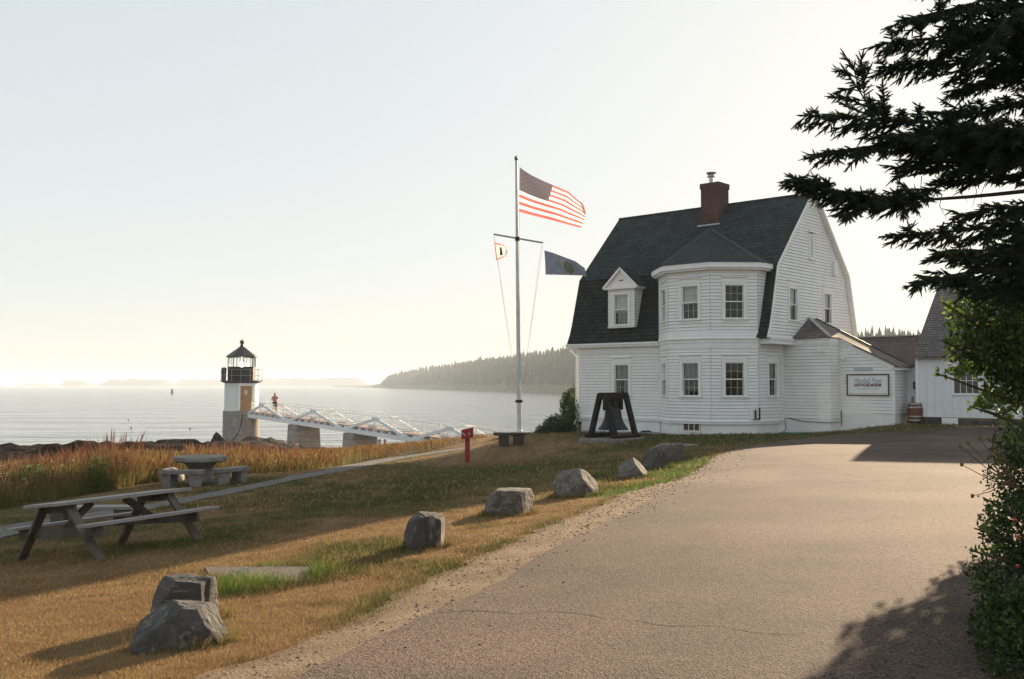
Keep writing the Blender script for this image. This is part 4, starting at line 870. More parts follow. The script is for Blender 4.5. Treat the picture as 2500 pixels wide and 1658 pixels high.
def ctab(pts, t):
    pts = np.array(pts, float); x = np.linspace(0, 1, len(pts)); return np.array([np.interp(t, x, pts[:, 0]), np.interp(t, x, pts[:, 1])])
def flag(name, topc, botc, leftc, rightc, nu, nv, colfn, mats, wave, label, extra=None):
    """cloth: outline curves in photo pixels at the pole's distance, folds in depth"""
    m = MB(); pts = {}
    def S(u, v):
        tc_, bc2, lc, rc2 = ctab(topc, u), ctab(botc, u), ctab(leftc, v), ctab(rightc, v)
        c00, c10, c01, c11 = map(np.array, (topc[0], topc[-1], botc[0], botc[-1]))
        p = (1 - v) * tc_ + v * bc2 + (1 - u) * lc + u * rc2 - ((1 - u) * (1 - v) * c00 + u * (1 - v) * c10 + (1 - u) * v * c01 + u * v * c11)
        return P(p[0], p[1], FD - .12 + wave(u, v))
    for j in range(nv + 1):
        for i in range(nu + 1): m.v.append(tuple(S(i / nu, j / nv)))
    for j in range(nv):
        for i in range(nu):
            a = j * (nu + 1) + i; m.f.append((a, a + 1, a + nu + 2, a + nu + 1)); m.m.append(colfn((i + .5) / nu, (j + .5) / nv))
    if extra:
        for sgn in (-.012, .012):
            for poly, mi in extra:
                q = []
                for (u, v) in poly: p = S(u, v); q.append(p + Vector((0, sgn * (1 + .3 * mi), 0)))
                m.poly(q, mi)
    o = m.build(name, mats); c = S(0, 0)
    me = o.data; me.transform(Matrix.Translation(-c)); o.location = c
    for p in me.polygons: p.use_smooth = True
    return tag(o, label, 'flag')
FR = mk('red_flag_cloth', (.56, .125, .13), rough=.9, transl=.55); FW = mk('white_flag_cloth', (.82, .79, .72), rough=.9, transl=.6); FB = mk('navy_flag_cloth', (.14, .125, .15), rough=.9, transl=.4); FWs = mk('white_star_cloth', (.26, .25, .28), rough=.9, transl=.4)
def star(u, v, r, asp): return [(u + (r if k % 2 == 0 else r * .42) * asp * math.sin(k * math.pi / 5), v - (r if k % 2 == 0 else r * .42) * math.cos(k * math.pi / 5)) for k in range(10)]
stars = []
for r_ in range(9):
    for c_ in range(6 - r_ % 2): stars.append((star(.385 * ((c_ + .5 + .5 * (r_ % 2)) / 6), (7 / 13) * (r_ + .8) / 9.6, .017, .6), 3))
flag('national_flag', [(1268.8, 408.8), (1296, 427), (1329, 443), (1360, 456), (1388, 468), (1408, 486), (1422, 497), (1429, 510)], [(1267, 517.4), (1300, 526), (1345, 537), (1385, 548), (1418, 556.6)], [(1268.8, 408.8), (1268, 460), (1267, 517.4)], [(1429, 510), (1430, 522), (1427, 538), (1418, 556.6)], 52, 39,
     lambda u, v: 2 if (u < .385 and v < 7 / 13) else (0 if int(v * 13) % 2 == 0 else 1), [FR, FW, FB, FWs], lambda u, v: u * (.16 * math.sin(7 * u - 3.2 * v + .6) + .07 * math.sin(15 * u - 8 * v)) - .35 * u * u * (1 - v),
     'red, white and blue stars and stripes flag flying from the pole top', stars)
SB = mk('blue_state_cloth', (.30, .315, .35), (.22, .24, .30), 3, .9, transl=.5); SG = mk('emblem_olive', (.20, .21, .08), rough=.9, transl=.3); SC = mk('emblem_cream', (.50, .50, .42), rough=.9, transl=.35); SD = mk('emblem_grey', (.22, .24, .20), rough=.9, transl=.3)
def ell(cu, cv, ru, rv, n=20): return [(cu + ru * math.cos(a), cv + rv * math.sin(a)) for a in np.linspace(0, 6.283, n, endpoint=False)]
flag('state_flag', [(1328.9, 611.2), (1352, 618), (1378, 628), (1405, 638), (1428, 655)], [(1331.8, 670.5), (1360, 671), (1395, 672), (1420, 672.5), (1432, 676.5)], [(1328.9, 611.2), (1331, 640), (1331.8, 670.5)], [(1428, 655), (1430, 665), (1432, 676.5)], 40, 24, lambda u, v: 0, [SB, SG, SC, SD],
     lambda u, v: u * (.14 * math.sin(8 * u + 3 * v + .5) + .08 * math.sin(17 * u - 4 * v)), 'weathered blue state flag with a small crest, on the right end of the yardarm',
     [(ell(.51, .58, .105, .30), 1), (ell(.51, .58, .078, .22), 3), ([(.47, .50), (.55, .50), (.545, .66), (.51, .74), (.475, .66)], 1), ([(.36, .30), (.40, .28), (.41, .66), (.37, .68)], 2), ([(.62, .32), (.65, .30), (.665, .70), (.63, .70)], 2), (star(.505, .17, .07, .5), 2), ([(.42, .88), (.62, .88), (.60, .93), (.44, .93)], 2)])
PW = mk('pennant_white', (.74, .71, .66), rough=.9, transl=.45); PRd = mk('pennant_red', (.62, .11, .08), rough=.9, transl=.4); PG = mk('pennant_grey', (.17, .17, .17), rough=.9, transl=.3); PG2 = mk('pennant_pale_grey', (.42, .44, .40), rough=.9, transl=.4)
def pc(u, v):
    if u < .07 or ((v < .08 or v > .92) and u < .8): return 1
    if .72 < u < .93: return 3
    return 0
flag('lighthouse_pennant', [(1207, 591.8), (1218, 595), (1229, 598), (1237, 606)], [(1212, 635.4), (1222, 631), (1231, 627.5), (1238, 617)], [(1207, 591.8), (1209.5, 614), (1212, 635.4)], [(1237, 606), (1240, 611), (1238, 617)], 30, 24, pc, [PW, PRd, PG, PG2], lambda u, v: .08 * u * math.sin(5 * u + 2 * v),
     'small white pennant with red border and grey lighthouse, hanging from the left yardarm end', [([(.30, .80), (.34, .42), (.32, .42), (.32, .36), (.35, .36), (.35, .27), (.42, .20), (.49, .27), (.49, .36), (.52, .36), (.52, .42), (.50, .42), (.56, .80)], 2), ([(.36, .62), (.37, .56), (.475, .56), (.485, .62)], 0)])

# ---------------------------------------------------------------- bell in its timber frame
bx0 = P(1497, 1072, 40.0); gz = T1(bx0.x, bx0.y)
bl = empty('bell_stand', Vector((bx0.x, bx0.y, gz)), R(48), 'dark timber A-frame stand on a stone base in front of the white house', 'bell stand')
m = MB(); m.box2((-1.1, -.85, -.3), (1.1, .85, .13)); m.build('base', CONCRETE, bl, bevel=.03)
m = MB(); m.bar((-.90, .62, .20), (.90, .62, .20), .2, .18); m.bar((-.90, -.62, .19), (.90, -.62, .19), .16, .14); m.build('sill_beam', TIMBER, bl)
HT = 1.92
for x in (-.68, .68):
    for s in (-1, 1): m = MB(); m.bar((x, s * .62, .10), (x, s * .12, HT - .05), .17, .20, up=(1, 0, 0)); m.build('leg', TIMBER, bl, bevel=.008)
m = MB(); m.box2((-.76, -.15, HT - .26), (.76, .15, HT)); m.build('beam', TIMBER, bl, bevel=.01)
m = MB()
for x in (-1, 1): m.prism([(x * .60, -.06, HT - .26), (x * .14, -.06, HT - .26), (x * .38, -.06, HT - .36), (x * .60, -.06, HT - .70)], (0, .12, 0))
m.build('brace', TIMBER, bl)
# legs spread along the picture: turn the frame so both A's read
bell = empty('bell', bl.location + Vector((0, 0, 0)), R(48), 'large weathered bronze bell hanging in the dark timber frame', 'bell')
m = MB(); m.lathe([(.60, .44), (.605, .47), (.52, .58), (.42, .74), (.35, .95), (.325, 1.15), (.30, 1.26), (.20, 1.33), (.09, 1.35)], 36); m.lathe([(.05, 1.34), (.10, 1.40), (.10, 1.60), (.05, 1.66)], 12); m.build('bell_body', BRONZE, bell, smooth=True)
m = MB(); m.box2((-.16, -.09, 1.52), (.16, .09, 1.68)); m.build('yoke', IRON, bell)
# ---------------------------------------------------------------- benches, posts, small pieces on the lawn
sb = P(1255, 1088, 39.6); gz = T1(sb.x, sb.y); be = empty('stone_bench', Vector((sb.x - .02, sb.y, gz)), R(5), 'dark stone slab bench at the foot of the flagpole', 'bench')
m = MB(); m.box2((-.78, -.28, .40), (.50, .28, .50)); m.build('seat', mk('dark_mossy_stone', (.085, .068, .052), (.05, .042, .035), 6, .9, .6, 14, .2), be, bevel=.03); DS = mk('dark_bench_stone', (.095, .07, .052), (.055, .045, .035), 5, .9, .7, 10, .2)
for a, b in ((-.58, -.20), (.0, .40)): m = MB(); m.box2((a, -.22, -.25), (b, .22, .40)); m.build('support', DS, be, bevel=.04)
rb = P(1141, 1131, 34); gz = T1(rb.x, rb.y); rp = empty('red_post_box', Vector((rb.x, rb.y, gz)), R(-14), 'red box with white stripes on a red post on the lawn', 'post box')
m = MB(); m.box2((-.065, -.065, -.3), (.065, .065, .86)); m.build('post', REDPAINT, rp, bevel=.006)
m = MB(); m.hexa([(-.17, -.15, .80), (.17, -.15, .84), (.17, .15, .84), (-.17, .15, .80), (-.17, -.15, 1.10), (.17, -.15, 1.17), (.17, .15, 1.20), (-.17, .15, 1.13)]); m.build('box', REDPAINT, rp, bevel=.01)
m = MB(); m.hexa([(-.14, -.162, 1.00), (-.10, -.162, 1.02), (-.02, -.162, .93), (-.04, -.162, .905), (-.14, -.155, 1.00), (-.10, -.155, 1.02), (-.02, -.155, .93), (-.04, -.155, .905)]); m.hexa([(.06, -.162, 1.0), (.09, -.162, 1.02), (.15, -.162, .95), (.13, -.162, .93), (.06, -.155, 1.0), (.09, -.155, 1.02), (.15, -.155, .95), (.13, -.155, .93)]); m.build('stripe', mk('faded_white_mark', (.6, .45, .43), rough=.6), rp)
wp_ = P(1415, 1069, 42.5); gz = T1(wp_.x, wp_.y); wpo = empty('wooden_post', Vector((wp_.x, wp_.y, gz)), 0, 'short brown wooden post with dark cap beside the house corner', 'post')
m = MB(); m.lathe([(.075, -.2), (.075, .50)], 12); m.build('post_shaft', WOODB, wpo); m = MB(); m.lathe([(.095, .50), (.095, .57), (.03, .60)], 12); m.build('cap', TIMBER, wpo)

# ---------------------------------------------------------------- wooden picnic table (stands tilted on the slope)
FL, FRt, BRt, BL = P(41, 1371, 13.5), P(257, 1367, 12.5), P(488, 1324, 13.77), P(296, 1330, 14.77)
cen = (FL + FRt + BRt + BL) / 4; X_ = (((BRt + BL) - (FL + FRt)) / 2); SPAN = X_.length; X_.normalize(); Y_ = ((FL + BL) - (FRt + BRt)) / 2; Y_ = (Y_ - X_ * Y_.dot(X_)); HW = Y_.length / 2; Y_.normalize(); Z_ = X_.cross(Y_)
pic = empty('picnic_table', cen, 0, 'weathered grey wooden picnic table with attached benches standing on the lawn', 'picnic table')
pic.rotation_euler = Matrix((X_, Y_, Z_)).transposed().to_euler()
hl = SPAN / 2
for i in range(5): pass
m = MB()
for i in range(5): y = -.39 + i * .157; m.box2((-.98, y, .70), (1.07 + .02 * (i % 2), y + .149, .742))
m.build('tabletop', WOODG, pic, bevel=.006)
for s in (-1, 1): m = MB(); m.box2((-.94, s * .80 - .13, .415), (1.10, s * .80 - .005, .455)); m.box2((-.93, s * .80 + .003, .415), (1.11, s * .80 + .13, .455)); m.build('seat', WOODG, pic, bevel=.006)
for x in (-hl, hl):
    for s in (-1, 1): m = MB(); m.bar((x, s * HW, -.04), (x, s * .26, .70), .04, .125, up=(1, 0, 0)); m.build('leg', WOODB, pic, bevel=.004)
    m = MB(); xx = x + (.042 if x < 0 else -.042); m.box2((xx - .02, -.93, .285), (xx + .02, .93, .413)); m.build('crossbeam', WOODB, pic, bevel=.004)
    m = MB(); m.box2((xx - .02, -.35, .60), (xx + .02, .35, .699)); m.build('top_batten', WOODB, pic, bevel=.004)
    m = MB(); m.bar((xx + (.02 if x < 0 else -.02), 0, .36), (xx + (.46 if x < 0 else -.46), 0, .69), .09, .045, up=(0, 1, 0)); m.build('brace', WOODB, pic)
# plank bench on the path behind it
kb = P(222, 1290, 16.6); gz = T1(kb.x, kb.y); pk = empty('plank_bench', Vector((kb.x, kb.y, gz)), R(4), 'low grey plank bench beside the path behind the picnic table', 'bench')
m = MB(); m.box2((-.74, -.16, .27), (.74, .0, .32)); m.box2((-.74, .01, .27), (.73, .17, .32)); m.build('seat', WOODG, pk, bevel=.006)
for x in (-.5, .5): m = MB(); m.box2((x - .11, -.13, -.2), (x + .11, .13, .27)); m.build('support', WOODB, pk, bevel=.01)

# ---------------------------------------------------------------- round stone table with curved benches
tcn = P(489, 1176, 25.0); gz = T1(tcn.x, tcn.y); ST = empty('round_stone_table', Vector((tcn.x, tcn.y, gz)), 0, 'round grey stone picnic table on a thick pedestal at the meadow edge', 'table')
m = MB(); m.lathe([(.60, .52), (.65, .55), (.655, .62), (.63, .655), (.04, .66)], 40); m.build('tabletop', CONCRETE, ST, smooth=True)
m = MB(); m.lathe([(.34, -.3), (.36, .02), (.30, .12), (.28, .36), (.42, .52)], 28); m.build('pedestal', CONCRETE, ST, smooth=True)
def arcbench(a0, a1, r, label, h=.40, cx=0, cy=0):
    am = R((a0 + a1) / 2); c = Vector((tcn.x + cx + r * math.cos(am), tcn.y + cy + r * math.sin(am), 0)); c.z = gz + (T1(c.x, c.y) - gz) * .6
    o = empty('curved_stone_bench', c, 0, label, 'bench', 'curved benches round the stone table')
    def ring(mb, ri, ro, z0, z1, b0, b1, n):
        for k in range(n):
            t0, t1 = R(b0 + (b1 - b0) * k / n), R(b0 + (b1 - b0) * (k + 1) / n)
            f = lambda t, rr_, z: (tcn.x + cx + rr_ * math.cos(t) - c.x, tcn.y + cy + rr_ * math.sin(t) - c.y, z)
            mb.hexa([f(t0, ri, z0), f(t1, ri, z0), f(t1, ro, z0), f(t0, ro, z0), f(t0, ri, z1), f(t1, ri, z1), f(t1, ro, z1), f(t0, ro, z1)])
    m = MB(); ring(m, r - .19, r + .19, h - .085, h, a0, a1, 14); bm_ = m.build('seat', CONCRETE, o)
    for b in (a0 + .18 * (a1 - a0), a1 - .18 * (a1 - a0)): m = MB(); ring(m, r - .14, r + .14, -.3, h - .085, b - 6.5, b + 6.5, 2); m.build('support', CONCRETE, o)
    return o
arcbench(236, 292, 1.05, 'curved stone bench on the near left side of the round stone table')
arcbench(-54, -4, 1.05, 'curved stone bench on the right of the round stone table')

# ---------------------------------------------------------------- lighthouse
LHC = Vector((-23.69, 88, -5.5)); LH = empty('lighthouse', LHC, 0, 'small lighthouse with granite base, white brick tower and black lantern at the water', 'lighthouse')
zl = lambda z: z - LHC.z
m = MB(); m.lathe([(1.60, -2.5), (1.575, zl(-5.4)), (1.55, zl(-2.32)), (1.50, zl(-2.30))], 40)
def cylbrick():
    m_ = brickmat('granite_tower_blocks', 2, (.25, .215, .195), (.32, .28, .25), (.15, .13, .115), 1.0, .55, .016, .9, .6); return m_
m.build('granite_base', GRANITE, LH, smooth=True)
m = MB()
for z in (.62, 1.18, 1.72, 2.25, 2.78): m.lathe([(1.556 + .012, z), (1.556 + .012, z + .012)], 40)
m.build('mortar_joint', mk('dark_joint', (.12, .105, .09)), LH)
m = MB(); m.lathe([(1.45, zl(-2.30)), (1.44, zl(.0)), (1.44, zl(.165))], 40); m.build('tower_wall', WHITE, LH, smooth=True)
m = MB(); m.lathe([(1.50, zl(.10)), (1.62, zl(.165)), (1.74, zl(.20)), (1.74, zl(.30)), (1.70, zl(.32))], 32); m.build('gallery', BLACK, LH)
PH = math.pi / 8
m = MB(); m.lathe([(1.20, zl(.32)), (1.20, zl(1.45)), (1.23, zl(1.47)), (1.23, zl(1.52)), (1.1, zl(1.52))], 8, ph=PH); m.build('lantern_wall', BLACK, LH)
m = MB()
for k in range(8):
    a = PH + k * math.pi / 4; b = a + math.pi / 4; p = (1.17 * math.cos(a), 1.17 * math.sin(a)); q = (1.17 * math.cos(b), 1.17 * math.sin(b))
    m.tube((*p, zl(1.5)), (*p, zl(2.38)), .035, n=6)
    for f in (.33, .67): x, y = p[0] + (q[0] - p[0]) * f, p[1] + (q[1] - p[1]) * f; m.tube((x, y, zl(1.5)), (x, y, zl(2.38)), .016, n=5)
m.build('lantern_glazing_bar', BLACK, LH)
m = MB(); m.lathe([(1.13, zl(1.5)), (1.13, zl(2.37))], 8, ph=PH); m.f = [f for f in m.f if len(f) == 4]; m.m = [0] * len(m.f); m.build('lantern_pane', GLASS, LH)
m = MB(); m.lathe([(1.18, zl(2.33)), (1.36, zl(2.36)), (1.36, zl(2.43)), (.20, zl(3.28)), (.14, zl(3.42)), (.14, zl(3.48))], 8, ph=PH); m.build('lantern_roof', BLACK, LH)
m = MB(); m.lathe([(.09, zl(3.46)), (.08, zl(3.50))] + [(.195 * math.sin(t), zl(3.68) - .195 * math.cos(t)) for t in np.linspace(.4, 3.1, 10)], 16); m.tube((0, 0, zl(3.85)), (0, 0, zl(4.02)), .02, n=6); m.build('ventilator_ball', BLACK, LH, smooth=True)
LENS = mk('lit_lens', (1, 1, 1)); LENS.node_tree.nodes['Principled BSDF'].inputs['Emission Color'].default_value = (1, .98, .92, 1); LENS.node_tree.nodes['Principled BSDF'].inputs['Emission Strength'].default_value = 14
m = MB(); m.lathe([(.05, zl(1.42)), (.15, zl(1.5)), (.17, zl(1.68)), (.15, zl(1.86)), (.05, zl(1.95))], 16); m.build('lamp', LENS, LH, smooth=True); m = MB(); m.lathe([(.12, zl(.4)), (.12, zl(1.42))], 10); m.build('lamp_stand', IRON, LH)
GR = mk('grey_gallery_rail', (.30, .28, .26), rough=.6); m = MB(); nR = 14
for k in range(nR): a = k * 2 * math.pi / nR; m.tube((1.78 * math.cos(a), 1.78 * math.sin(a), zl(.2)), (1.78 * math.cos(a), 1.78 * math.sin(a), zl(1.28)), .018, n=5)
for z in (.75, 1.28): m.path([(1.78 * math.cos(a), 1.78 * math.sin(a), zl(z)) for a in np.linspace(0, 6.2832, 33)], .016, 5)
m.build('gallery_railing', GR, LH)
m = MB(); hx_ = -1.40; m.lathe([(.16, zl(.32)), (.20, zl(.36)), (.20, zl(.80)), (.16, zl(.86)), (.22, zl(.92)), (.22, zl(1.38)), (.15, zl(1.46))], 14, (hx_, -.55, 0)); m.build('fog_signal', mk('grey_fog_signal', (.10, .085, .075), (.06, .05, .045), 6, .6), LH, smooth=True)
da = math.radians(-90 + 30); dd = Vector((math.cos(da), math.sin(da), 0)); dt_ = Vector((-dd.y, dd.x, 0)); dz0, dz1 = zl(-2.28), zl(-.16)
m = MB(); o_ = dd * 1.28 - dt_ * .50
m.obox(o_ - dt_ * .2 + Vector((0, 0, dz0)), dt_ * .2, dd * .26, Vector((0, 0, dz1 - dz0 + .22))); m.obox(o_ + dt_ * 1.0 + Vector((0, 0, dz0)), dt_ * .2, dd * .26, Vector((0, 0, dz1 - dz0 + .22))); m.obox(o_ + Vector((0, 0, dz1)), dt_ * 1.0, dd * .26, Vector((0, 0, .22))); m.build('door_frame', TRIM, LH)
m = MB(); m.obox(o_ + Vector((0, 0, dz0)), dt_ * 1.0, dd * .19, Vector((0, 0, dz1 - dz0))); dor_ = m.build('door', mk('tan_door', (.40, .235, .12), (.34, .20, .10), 5, .6), LH)
m = MB(); m.obox(o_ + dt_ * .36 + dd * .19 + Vector((0, 0, dz0 + 1.40)), dt_ * .26, dd * .012, Vector((0, 0, .36))); m.build('notice', mk('notice_paper', (.72, .70, .62), (.45, .45, .4), 30, .8), dor_); m = MB(); m.obox(o_ + dt_ * .38 + dd * .19 + Vector((0, 0, dz0 + 1.26)), dt_ * .24, dd * .01, Vector((0, 0, .10))); m.build('yellow_notice', mk('yellow_notice_paper', (.55, .33, .06)), dor_)
m = MB(); m.obox(o_ + dt_ * .05 + dd * .19 + Vector((0, 0, dz0 + 1.06)), dt_ * .22, dd * .06, Vector((0, 0, .05))); m.build('door_handle', IRON, dor_)
m = MB(); m.path([(1.60 * math.cos(t), 1.60 * math.sin(t), zl(z)) for t, z in ((R(-72), -2.6), (R(-73), -3.1), (R(-77), -3.7), (R(-86), -4.3), (R(-99), -4.75), (R(-114), -5.1), (R(-128), -5.45))], .035, 7); m.build('conduit', BLACK, LH, smooth=True)

# ---------------------------------------------------------------- footbridge with low trusses on granite piers
BA, BB = Vector((-23.8, 88, 0)), Vector((-1.1, 62, 0)); bd = (BB - BA); bl_ = bd.length; bu = bd.normalized(); bn = Vector((-bu.y, bu.x, 0)); BWD = 1.63
def bz_(t): return -2.78 - 1.5 * t
def bp3(t, off, dz): p = BA + bd * t + bn * off; return Vector((p.x, p.y, bz_(t) + dz))
fb = empty('footbridge', BA + Vector((0, 0, bz_(0))), 0, 'long white timber footbridge with low trusses running from shore to lighthouse', 'footbridge')
fo = fb.location.copy(); q_ = lambda p: tuple(Vector(p) - fo)
spans = [(.035, .245, .119), (.25, .49, .368), (.495, .735, .622), (.75, .99, .873)]
BW_ = mk('white_bridge_paint', (.82, .83, .83), (.75, .76, .76), 3, .6, .15, 20, .3, c3=(.45, .44, .42), s3=5, r3=(.6, .8))
for off in (0, BWD):
    for (a, b, p) in spans:
        m = MB(); m.bar(q_(bp3(a, off, .17)), q_(bp3(p, off, 1.22)), .16, .20); m.bar(q_(bp3(p, off, 1.22)), q_(bp3(b, off, .17)), .16, .20); m.bar(q_(bp3(p - .012, off, 1.28)), q_(bp3(p + .012, off, 1.28)), .19, .17)
        m.bar(q_(bp3(p, off, .2)), q_(bp3(p, off, 1.2)), .05, .05, up=(1, 0, 0)); m.bar(q_(bp3(p - .022, off + .1, .25)), q_(bp3(p - .004, off, 1.15)), .05, .05, up=(1, 0, 0))
        m.build('truss', BW_, fb)
    m = MB(); m.bar(q_(bp3(.03, off, .13)), q_(bp3(1.0, off, .13)), .22, .30); m.build('chord_beam', BW_, fb)
m = MB()
for k in range(34):
    t = .05 + k * .0283; m.bar(q_(bp3(t, -.12, .36)), q_(bp3(t, BWD + .12, .36)), .13, .15)
m.build('crossbeam', BW_, fb)
m = MB(); m.bar(q_(bp3(.045, .38, .47)), q_(bp3(1.06, .38, .47)), .62, .06); m.bar(q_(bp3(.045, 1.02, .472)), q_(bp3(1.06, 1.02, .472)), .62, .06); m.bar(q_(bp3(.045, .08, .40)), q_(bp3(1.06, .08, .40)), .06, .10); m.build('deck', mk('worn_red_brown_deck', (.36, .27, .23), (.28, .22, .19), 6, .8), fb)
m = MB(); m.bar(q_(bp3(.06, .7, .30)), q_(bp3(.99, .7, .30)), .8, .12); m.build('stringer', TIMBER, fb)
RAILM = mk('pale_grey_railing', (.74, .73, .70), rough=.6)
for off in (.06, BWD - .06):
    m = MB(); ts = np.arange(.06, 1.07, .0555)
    for t in ts: m.bar(q_(bp3(t, off, .40)), q_(bp3(t, off, 1.42)), .05, .05, up=(1, 0, 0))
    for h, w in ((1.40, .035), (1.08, .025), (.76, .05)): m.bar(q_(bp3(.055, off, h)), q_(bp3(1.062, off, h)), .03, w)
    m.build('railing', RAILM, fb)
m = MB(); e_ = bp3(1.0, .02, 0); m.bar(q_(e_ + Vector((0, 0, -.6))), q_(e_ + Vector((0, 0, 1.45))), .2, .2, up=(1, 0, 0)); m.build('end_post', BW_, fb)
for t, wa, lab in ((.281, 1.15, 'granite bridge pier nearest the lighthouse'), (.524, 1.15, 'granite bridge pier, second from the lighthouse'), (.755, 1.1, 'granite bridge pier at the shore end, mostly behind grass')):
    c = bp3(t, BWD / 2, 0); zt = bz_(t) - .03; pe = MB(); nb = min(T1(c.x, c.y), zt - .8) - 1.2
    hA, hB = wa * .66, 1.02
    def ring(k, z): return [tuple(bu * (sx * hA * k) + bn * (sy * hB * k) + Vector((0, 0, z - zt))) for sx, sy in ((-1, -1), (1, -1), (1, 1), (-1, 1))]
    kb_ = 1 + .05 * (zt - nb); pe.hexa(ring(kb_, nb) + ring(1, zt)); po = pe.build('granite_pier', BLOCK, None, loc=Vector((c.x, c.y, zt)), bevel=.04); tag(po, lab, 'bridge pier', 'granite piers under the footbridge')

# ---------------------------------------------------------------- boulders
def boulder(name, c, size, planes, seed, mat, label, rz=0, group='boulders along the drive', rough=.05, sub=5, cat='boulder', crack=None):
    bm = bmesh.new(); bmesh.ops.create_icosphere(bm, subdivisions=sub, radius=1)
    rs = np.random.default_rng(seed); V = np.array([v.co[:] for v in bm.verts]); pl = [(np.array(n_) / np.linalg.norm(n_), d) for n_, d in planes]
    for _ in range(9): n_ = rs.normal(size=3); n_ /= np.linalg.norm(n_); pl.append((n_, rs.uniform(.92, 1.12)))
    r_ = np.full(len(V), 1.25)
    for n_, d in pl:
        k = V @ n_; r_ = np.where(k > 1e-3, np.minimum(r_, d / np.maximum(k, 1e-3)), r_)
    nz = fbm(V[:, 0] * 1.7 + V[:, 2] * 1.1 + seed, V[:, 1] * 1.7 - V[:, 2] * .8, seed, 5) - .5; nz2 = fbm(V[:, 0] * 6 + V[:, 2] * 4 + seed, V[:, 1] * 6 - V[:, 2] * 5, seed + 9, 4) - .5
    r_ = r_ * (1 + rough * 2.6 * nz + rough * 1.1 * nz2)
    if crack is not None:
        k = np.abs(V @ (np.array(crack[0]) / np.linalg.norm(crack[0])) - crack[1] + .10 * nz); r_ = r_ * (1 - crack[2] * np.exp(-(k / .035) ** 2))
    V = V * r_[:, None]; V[:, 2] -= -.62; V = V * np.array(size); V[:, 2] -= .06
    for v, p in zip(bm.verts, V): v.co = p
    me = bpy.data.meshes.new(name); bm.to_mesh(me); bm.free(); me.materials.append(mat)
    me.polygons.foreach_set('use_smooth', [True] * len(me.polygons))
    o = link(name, me, None, Vector((c[0], c[1], T1(c[0], c[1])))); o.rotation_euler = (0, 0, R(rz)); return tag(o, label, cat, group)
BS = [mk('boulder_blue_grey', (.098, .092, .086), (.048, .045, .042), 8, .9, 1, 18, .2, c3=(.18, .165, .14), s3=15, r3=(.58, .68), bdist=.04), mk('boulder_grey', (.17, .15, .13), (.085, .077, .07), 9, .9, 1, 16, .2, c3=(.25, .225, .19), s3=17, r3=(.56, .66), bdist=.05), mk('boulder_dark', (.085, .074, .066), (.05, .043, .039), 7, .9, .8, 18, .2, c3=(.20, .18, .16), s3=8, r3=(.58, .7), bdist=.02, stretch=(1, 1, .35)), mk('boulder_slate', (.09, .082, .074), (.04, .036, .033), 4, .85, .8, 14, .25, c3=(.26, .24, .22), s3=7, r3=(.6, .7), bdist=.02, stretch=(.4, .4, 2.5))]
def bc_(u, v, d): p = P(u, v, d); return (p.x, p.y)
boulder('boulder', bc_(445, 1572, 7.12), (.315, .22, .25), [((0, 0, -1), .62), ((.15, 0, 1), .74), ((.92, -.15, .50), .70), ((-.58, -.2, .74), .64), ((.05, -.9, .35), .70), ((-1, 0, -.1), 1.0), ((.5, -.85, .15), .82)], 3, BS[0], 'large blue-grey wedge-shaped boulder nearest the camera', 8, rough=.045)
boulder('boulder', bc_(452, 1512, 8.0), (.255, .20, .325), [((0, 0, -1), .62), ((0, 0, 1), .62), ((1, -.1, .05), .80), ((-.6, -.4, .6), .72), ((0, -1, .1), .72)], 8, BS[3], 'flat-topped layered dark boulder just behind the nearest one', -6, rough=.06)
boulder('boulder', bc_(1040, 1333, 11.5), (.235, .24, .31), [((0, 0, -1), .62), ((0, 0, 1), .80), ((1, -.3, .0), .80), ((-1, -.2, .35), .80), ((.2, -1, .1), .72), ((-.6, 0, 1), .85)], 14, BS[2], 'dark upright boulder split by a vertical crack', 10, crack=((1, .15, .08), -.22, .16), rough=.04)
boulder('boulder', bc_(1243, 1250, 14.75), (.36, .32, .32), [((0, 0, -1), .56), ((0, 0, 1), .72), ((.95, -.45, .1), .76), ((-1, -.15, .15), .84), ((-.15, -1, -.05), .70), ((-.6, 0, .9), .86), ((-.5, -.3, -.9), .74)], 21, BS[1], 'squarish pale grey boulder with a flat top', 4, rough=.03)
boulder('boulder', bc_(1405, 1206, 17.5), (.39, .34, .285), [((0, 0, -1), .62), ((.7, -.6, .5), .78), ((-.5, -.5, .7), .82), ((-1, -.1, .2), .86), ((.1, -1, .1), .76)], 33, BS[1], 'rounded grey boulder between the squarish one and the low pointed one', 20, rough=.05)
boulder('boulder', bc_(1547, 1163, 21), (.30, .28, .27), [((0, 0, -1), .62), ((.8, -.3, .65), .62), ((-.6, -.5, .6), .66), ((0, -1, .2), .72)], 41, BS[1], 'low pointed grey boulder with a sunlit ridge', 0, rough=.05)
boulder('boulder', bc_(1603, 1141, 23.6), (.30, .28, .29), [((0, 0, -1), .62), ((1, -.1, .15), .84), ((-.7, -.3, .6), .66), ((0, -1, .2), .74)], 55, BS[2], 'dark grey rounded boulder overlapping two others behind it', 12)
boulder('boulder', bc_(1646, 1126, 25.6), (.25, .24, .25), [((0, 0, -1), .62), ((.7, -.2, .7), .66), ((-.6, -.2, .7), .74)], 61, BS[2], 'brown boulder half hidden behind the dark rounded one', 30)
boulder('boulder', bc_(1628, 1113, 29.5), (.42, .34, .30), [((0, 0, -1), .62), ((0, 0, 1), .58), ((-.6, 0, .8), .7)], 77, BS[1], 'long low grey boulder, farthest of the row', 0)
boulder('boulder', bc_(529, 1099, 84.5), (.66, .6, .80), [((0, 0, -1), .62), ((.8, -.1, .55), .56), ((-.85, -.1, .5), .62)], 88, BASALT, 'dark pointed boulder on the rocks left of the lighthouse', 0, 'shore boulders')
